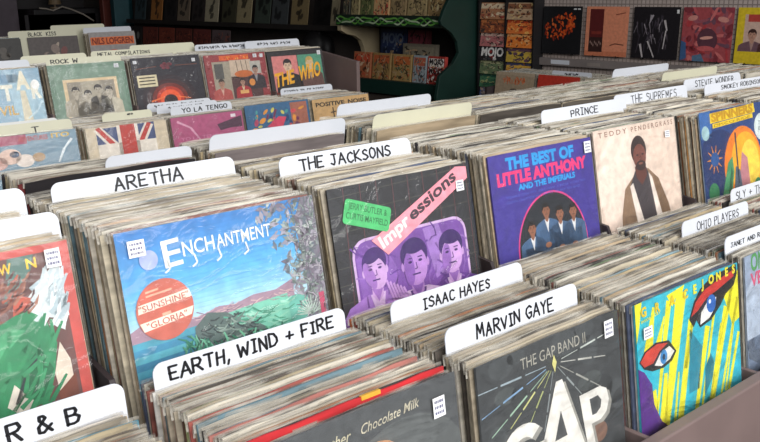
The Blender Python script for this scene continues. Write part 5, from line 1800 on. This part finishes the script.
# low bins under the long shelf
CB = empty('record_bin', wp(9.4, 0, 0), WRZ)
tag(CB, 'low dark bin of reddish records under the long wall shelf', 'record bin')
mb = MB()
mb.box((0, -0.42, 0), (2.95, -0.40, 0.98), paint('4a3230'))
mb.build('front_panel', CB)
mb = MB()
mb.box((0, -0.40, 0.86), (2.95, -0.02, 0.875), M_RACK_D)
mb.build('bin_floor', CB)
for s in (0.0, 2.93):
    mb = MB()
    mb.box((s, -0.40, 0), (s + 0.02, -0.02, 1.0), M_RACK_D)
    mb.build('side_panel', CB)
for k in range(6):
    t = 9.30 - k * 0.345
    if k == 0:
        lab, cc = 'black record with grey discs at the left end of the low dark bin', '2a2626'
    else:
        lab = ['', 'brick red', 'rust red', 'red-brown', 'dull red', 'greyish mauve'][k] + ' record facing out of the low bin under the wall shelf'
        cc = ['', '7a3a30', '8a4030', '6a342c', '743834', '6a5a5c'][k]
    a = Art()
    a.rect(cc, 0, 0, 1, 1, 0)
    if k == 0:
        for u in (0.15, 0.42, 0.75):
            a.ell('8a8884', u, 0.3, 0.09, 0.13, 1)
    else:
        a.scribble(['3a1e1c', '2c1816', 'a85a44'], 0.08, 0.1, 0.92, 0.6, 40, 0.12, 0.03, 1, seed=k)
    wallcover(t, 1.18, a, lab, 6, 0.36, cc, 90 + k)

# black bag on a stool
def blob(name, loc, r, mt, seed, parent=None, sq=(1, 1, 1)):
    b = bmesh.new()
    bmesh.ops.create_icosphere(b, subdivisions=4, radius=1)
    rnd = random.Random(seed)
    ph = [rnd.uniform(0, 6) for _ in range(6)]
    for v in b.verts:
        c = v.co
        k = 1 + 0.10 * math.sin(3 * c.x + ph[0]) + 0.08 * math.sin(5 * c.z + ph[1] + 2 * c.y) + 0.04 * math.sin(9 * c.y + ph[2] + 4 * c.x)
        z = c.z
        v.co = Vector((c.x * sq[0], c.y * sq[1], z * sq[2])) * r * k
        if v.co.z < -r * sq[2] * 0.75:
            v.co.z = -r * sq[2] * 0.75
    me = bpy.data.meshes.new(name)
    b.to_mesh(me)
    b.free()
    for p in me.polygons:
        p.use_smooth = True
    me.materials.append(mt)
    o = link(name, me, parent)
    o.location = loc
    return o


STL = empty('stool', wp(6.15, 0.22, 0), WRZ)
tag(STL, 'dark wooden stool under the soft black bag beside the low dark bin', 'stool')
mb = MB()
mb.box((-0.18, -0.16, 0.84), (0.18, 0.16, 0.875), M_RACK_D)
mb.build('seat', STL, 0.004)
for q in (-1, 1):
    for r in (-1, 1):
        mb = MB()
        mb.box((q * 0.15 - 0.02, r * 0.13 - 0.02, 0), (q * 0.15 + 0.02, r * 0.13 + 0.02, 0.84), M_RACK_D)
        mb.build('leg', STL)
BG = empty('shoulder_bag', wp(6.15, 0.22, 0.8755), WRZ)
tag(BG, 'soft black bag on a stool at the right end of the low dark bin', 'bag')
blob('bag_body', (0, 0, 0.125), 0.2, mat('121012', 0.6, 0.1, (10, 10, 10), 'fabric'), 3, BG, (0.95, 0.8, 0.83))
mb = MB()
mb.tube([(-0.1, 0, 0.25), (-0.07, -0.02, 0.31), (0.0, -0.03, 0.335), (0.07, -0.02, 0.31), (0.1, 0, 0.25)], 0.010, mat('121012', 0.6, 0.1, (10, 10, 10), 'fabric'))
mb.build('handle', BG)

# ================================================================== DARK BACK CORNER
ST = empty('amplifier', (4.12, 10.72, 0))
tag(ST, 'dark ribbed cabinet against the back wall with a pale cable over it', 'cabinet')
mb = MB()
mb.box((-0.42, -0.25, 0), (0.44, 0.38, 1.36), paint('1c191c'))
body = mb.build('body', ST, 0.01)
mb = MB()
for k in range(18):
    mb.box((-0.36 + k * 0.042, -0.262, 1.08), (-0.535 + k * 0.042, -0.248, 1.30), paint('2c282c'))
mb.build('grille', body)
mb = MB()
mb.tube([(-0.36, -0.268, 1.375), (-0.28, -0.275, 1.366), (-0.20, -0.275, 1.345), (-0.09, -0.275, 1.386), (0.02, -0.275, 1.352), (0.16, -0.275, 1.29), (0.28, -0.275, 1.21)], 0.009, paint('b0a69a'))
o = mb.build('cable')
o.location = (4.12, 10.72, 0)
tag(o, 'pale kinked cable hanging over the dark ribbed cabinet', 'cable')
LPm = empty('table_lamp', (4.05, 10.72, 1.3605))
tag(LPm, 'small unlit brown lamp on the dark ribbed cabinet', 'lamp')
mb = MB()
mb.prism([(0.06 * math.cos(i * math.pi / 6), 0.06 * math.sin(i * math.pi / 6)) for i in range(12)], 'z', 0, 0.02, paint('7a6650'))
mb.build('lamp_base', LPm)
mb = MB()
mb.tube([(0, 0, 0.02), (0, 0, 0.06)], 0.012, paint('7a6650'))
mb.build('stem', LPm)
mb = MB()
ring = []
for z, r in ((0.05, 0.075), (0.22, 0.045)):
    ring += [(r * math.cos(i * math.pi / 8), r * math.sin(i * math.pi / 8), z) for i in range(16)]
mb.add(ring, [(i, (i + 1) % 16, 16 + (i + 1) % 16, 16 + i) for i in range(16)], paint('8a7458'))
mb.build('lamp_shade', LPm)
mb = MB()
mb.box((-0.09, -0.05, 0), (0.09, 0.05, 2.4), paint('7a3a30'))
o = mb.build('post', bevel=0.01)
o.location = wp(10.15, 0.16, 0)
tag(o, 'narrow dull red post in the dark back corner', 'post')
mb = MB()
mb.prism([(-0.12, -0.05), (0.06, -0.06), (0.13, 0.0), (0.06, 0.06), (-0.12, 0.05)], 'z', 0, 2.3, paint('1d4a52'))
o = mb.build('banner_stand', bevel=0.006)
o.location = wp(9.72, 0.2, 0)
tag(o, 'dark teal upright stand in the back corner', 'stand')
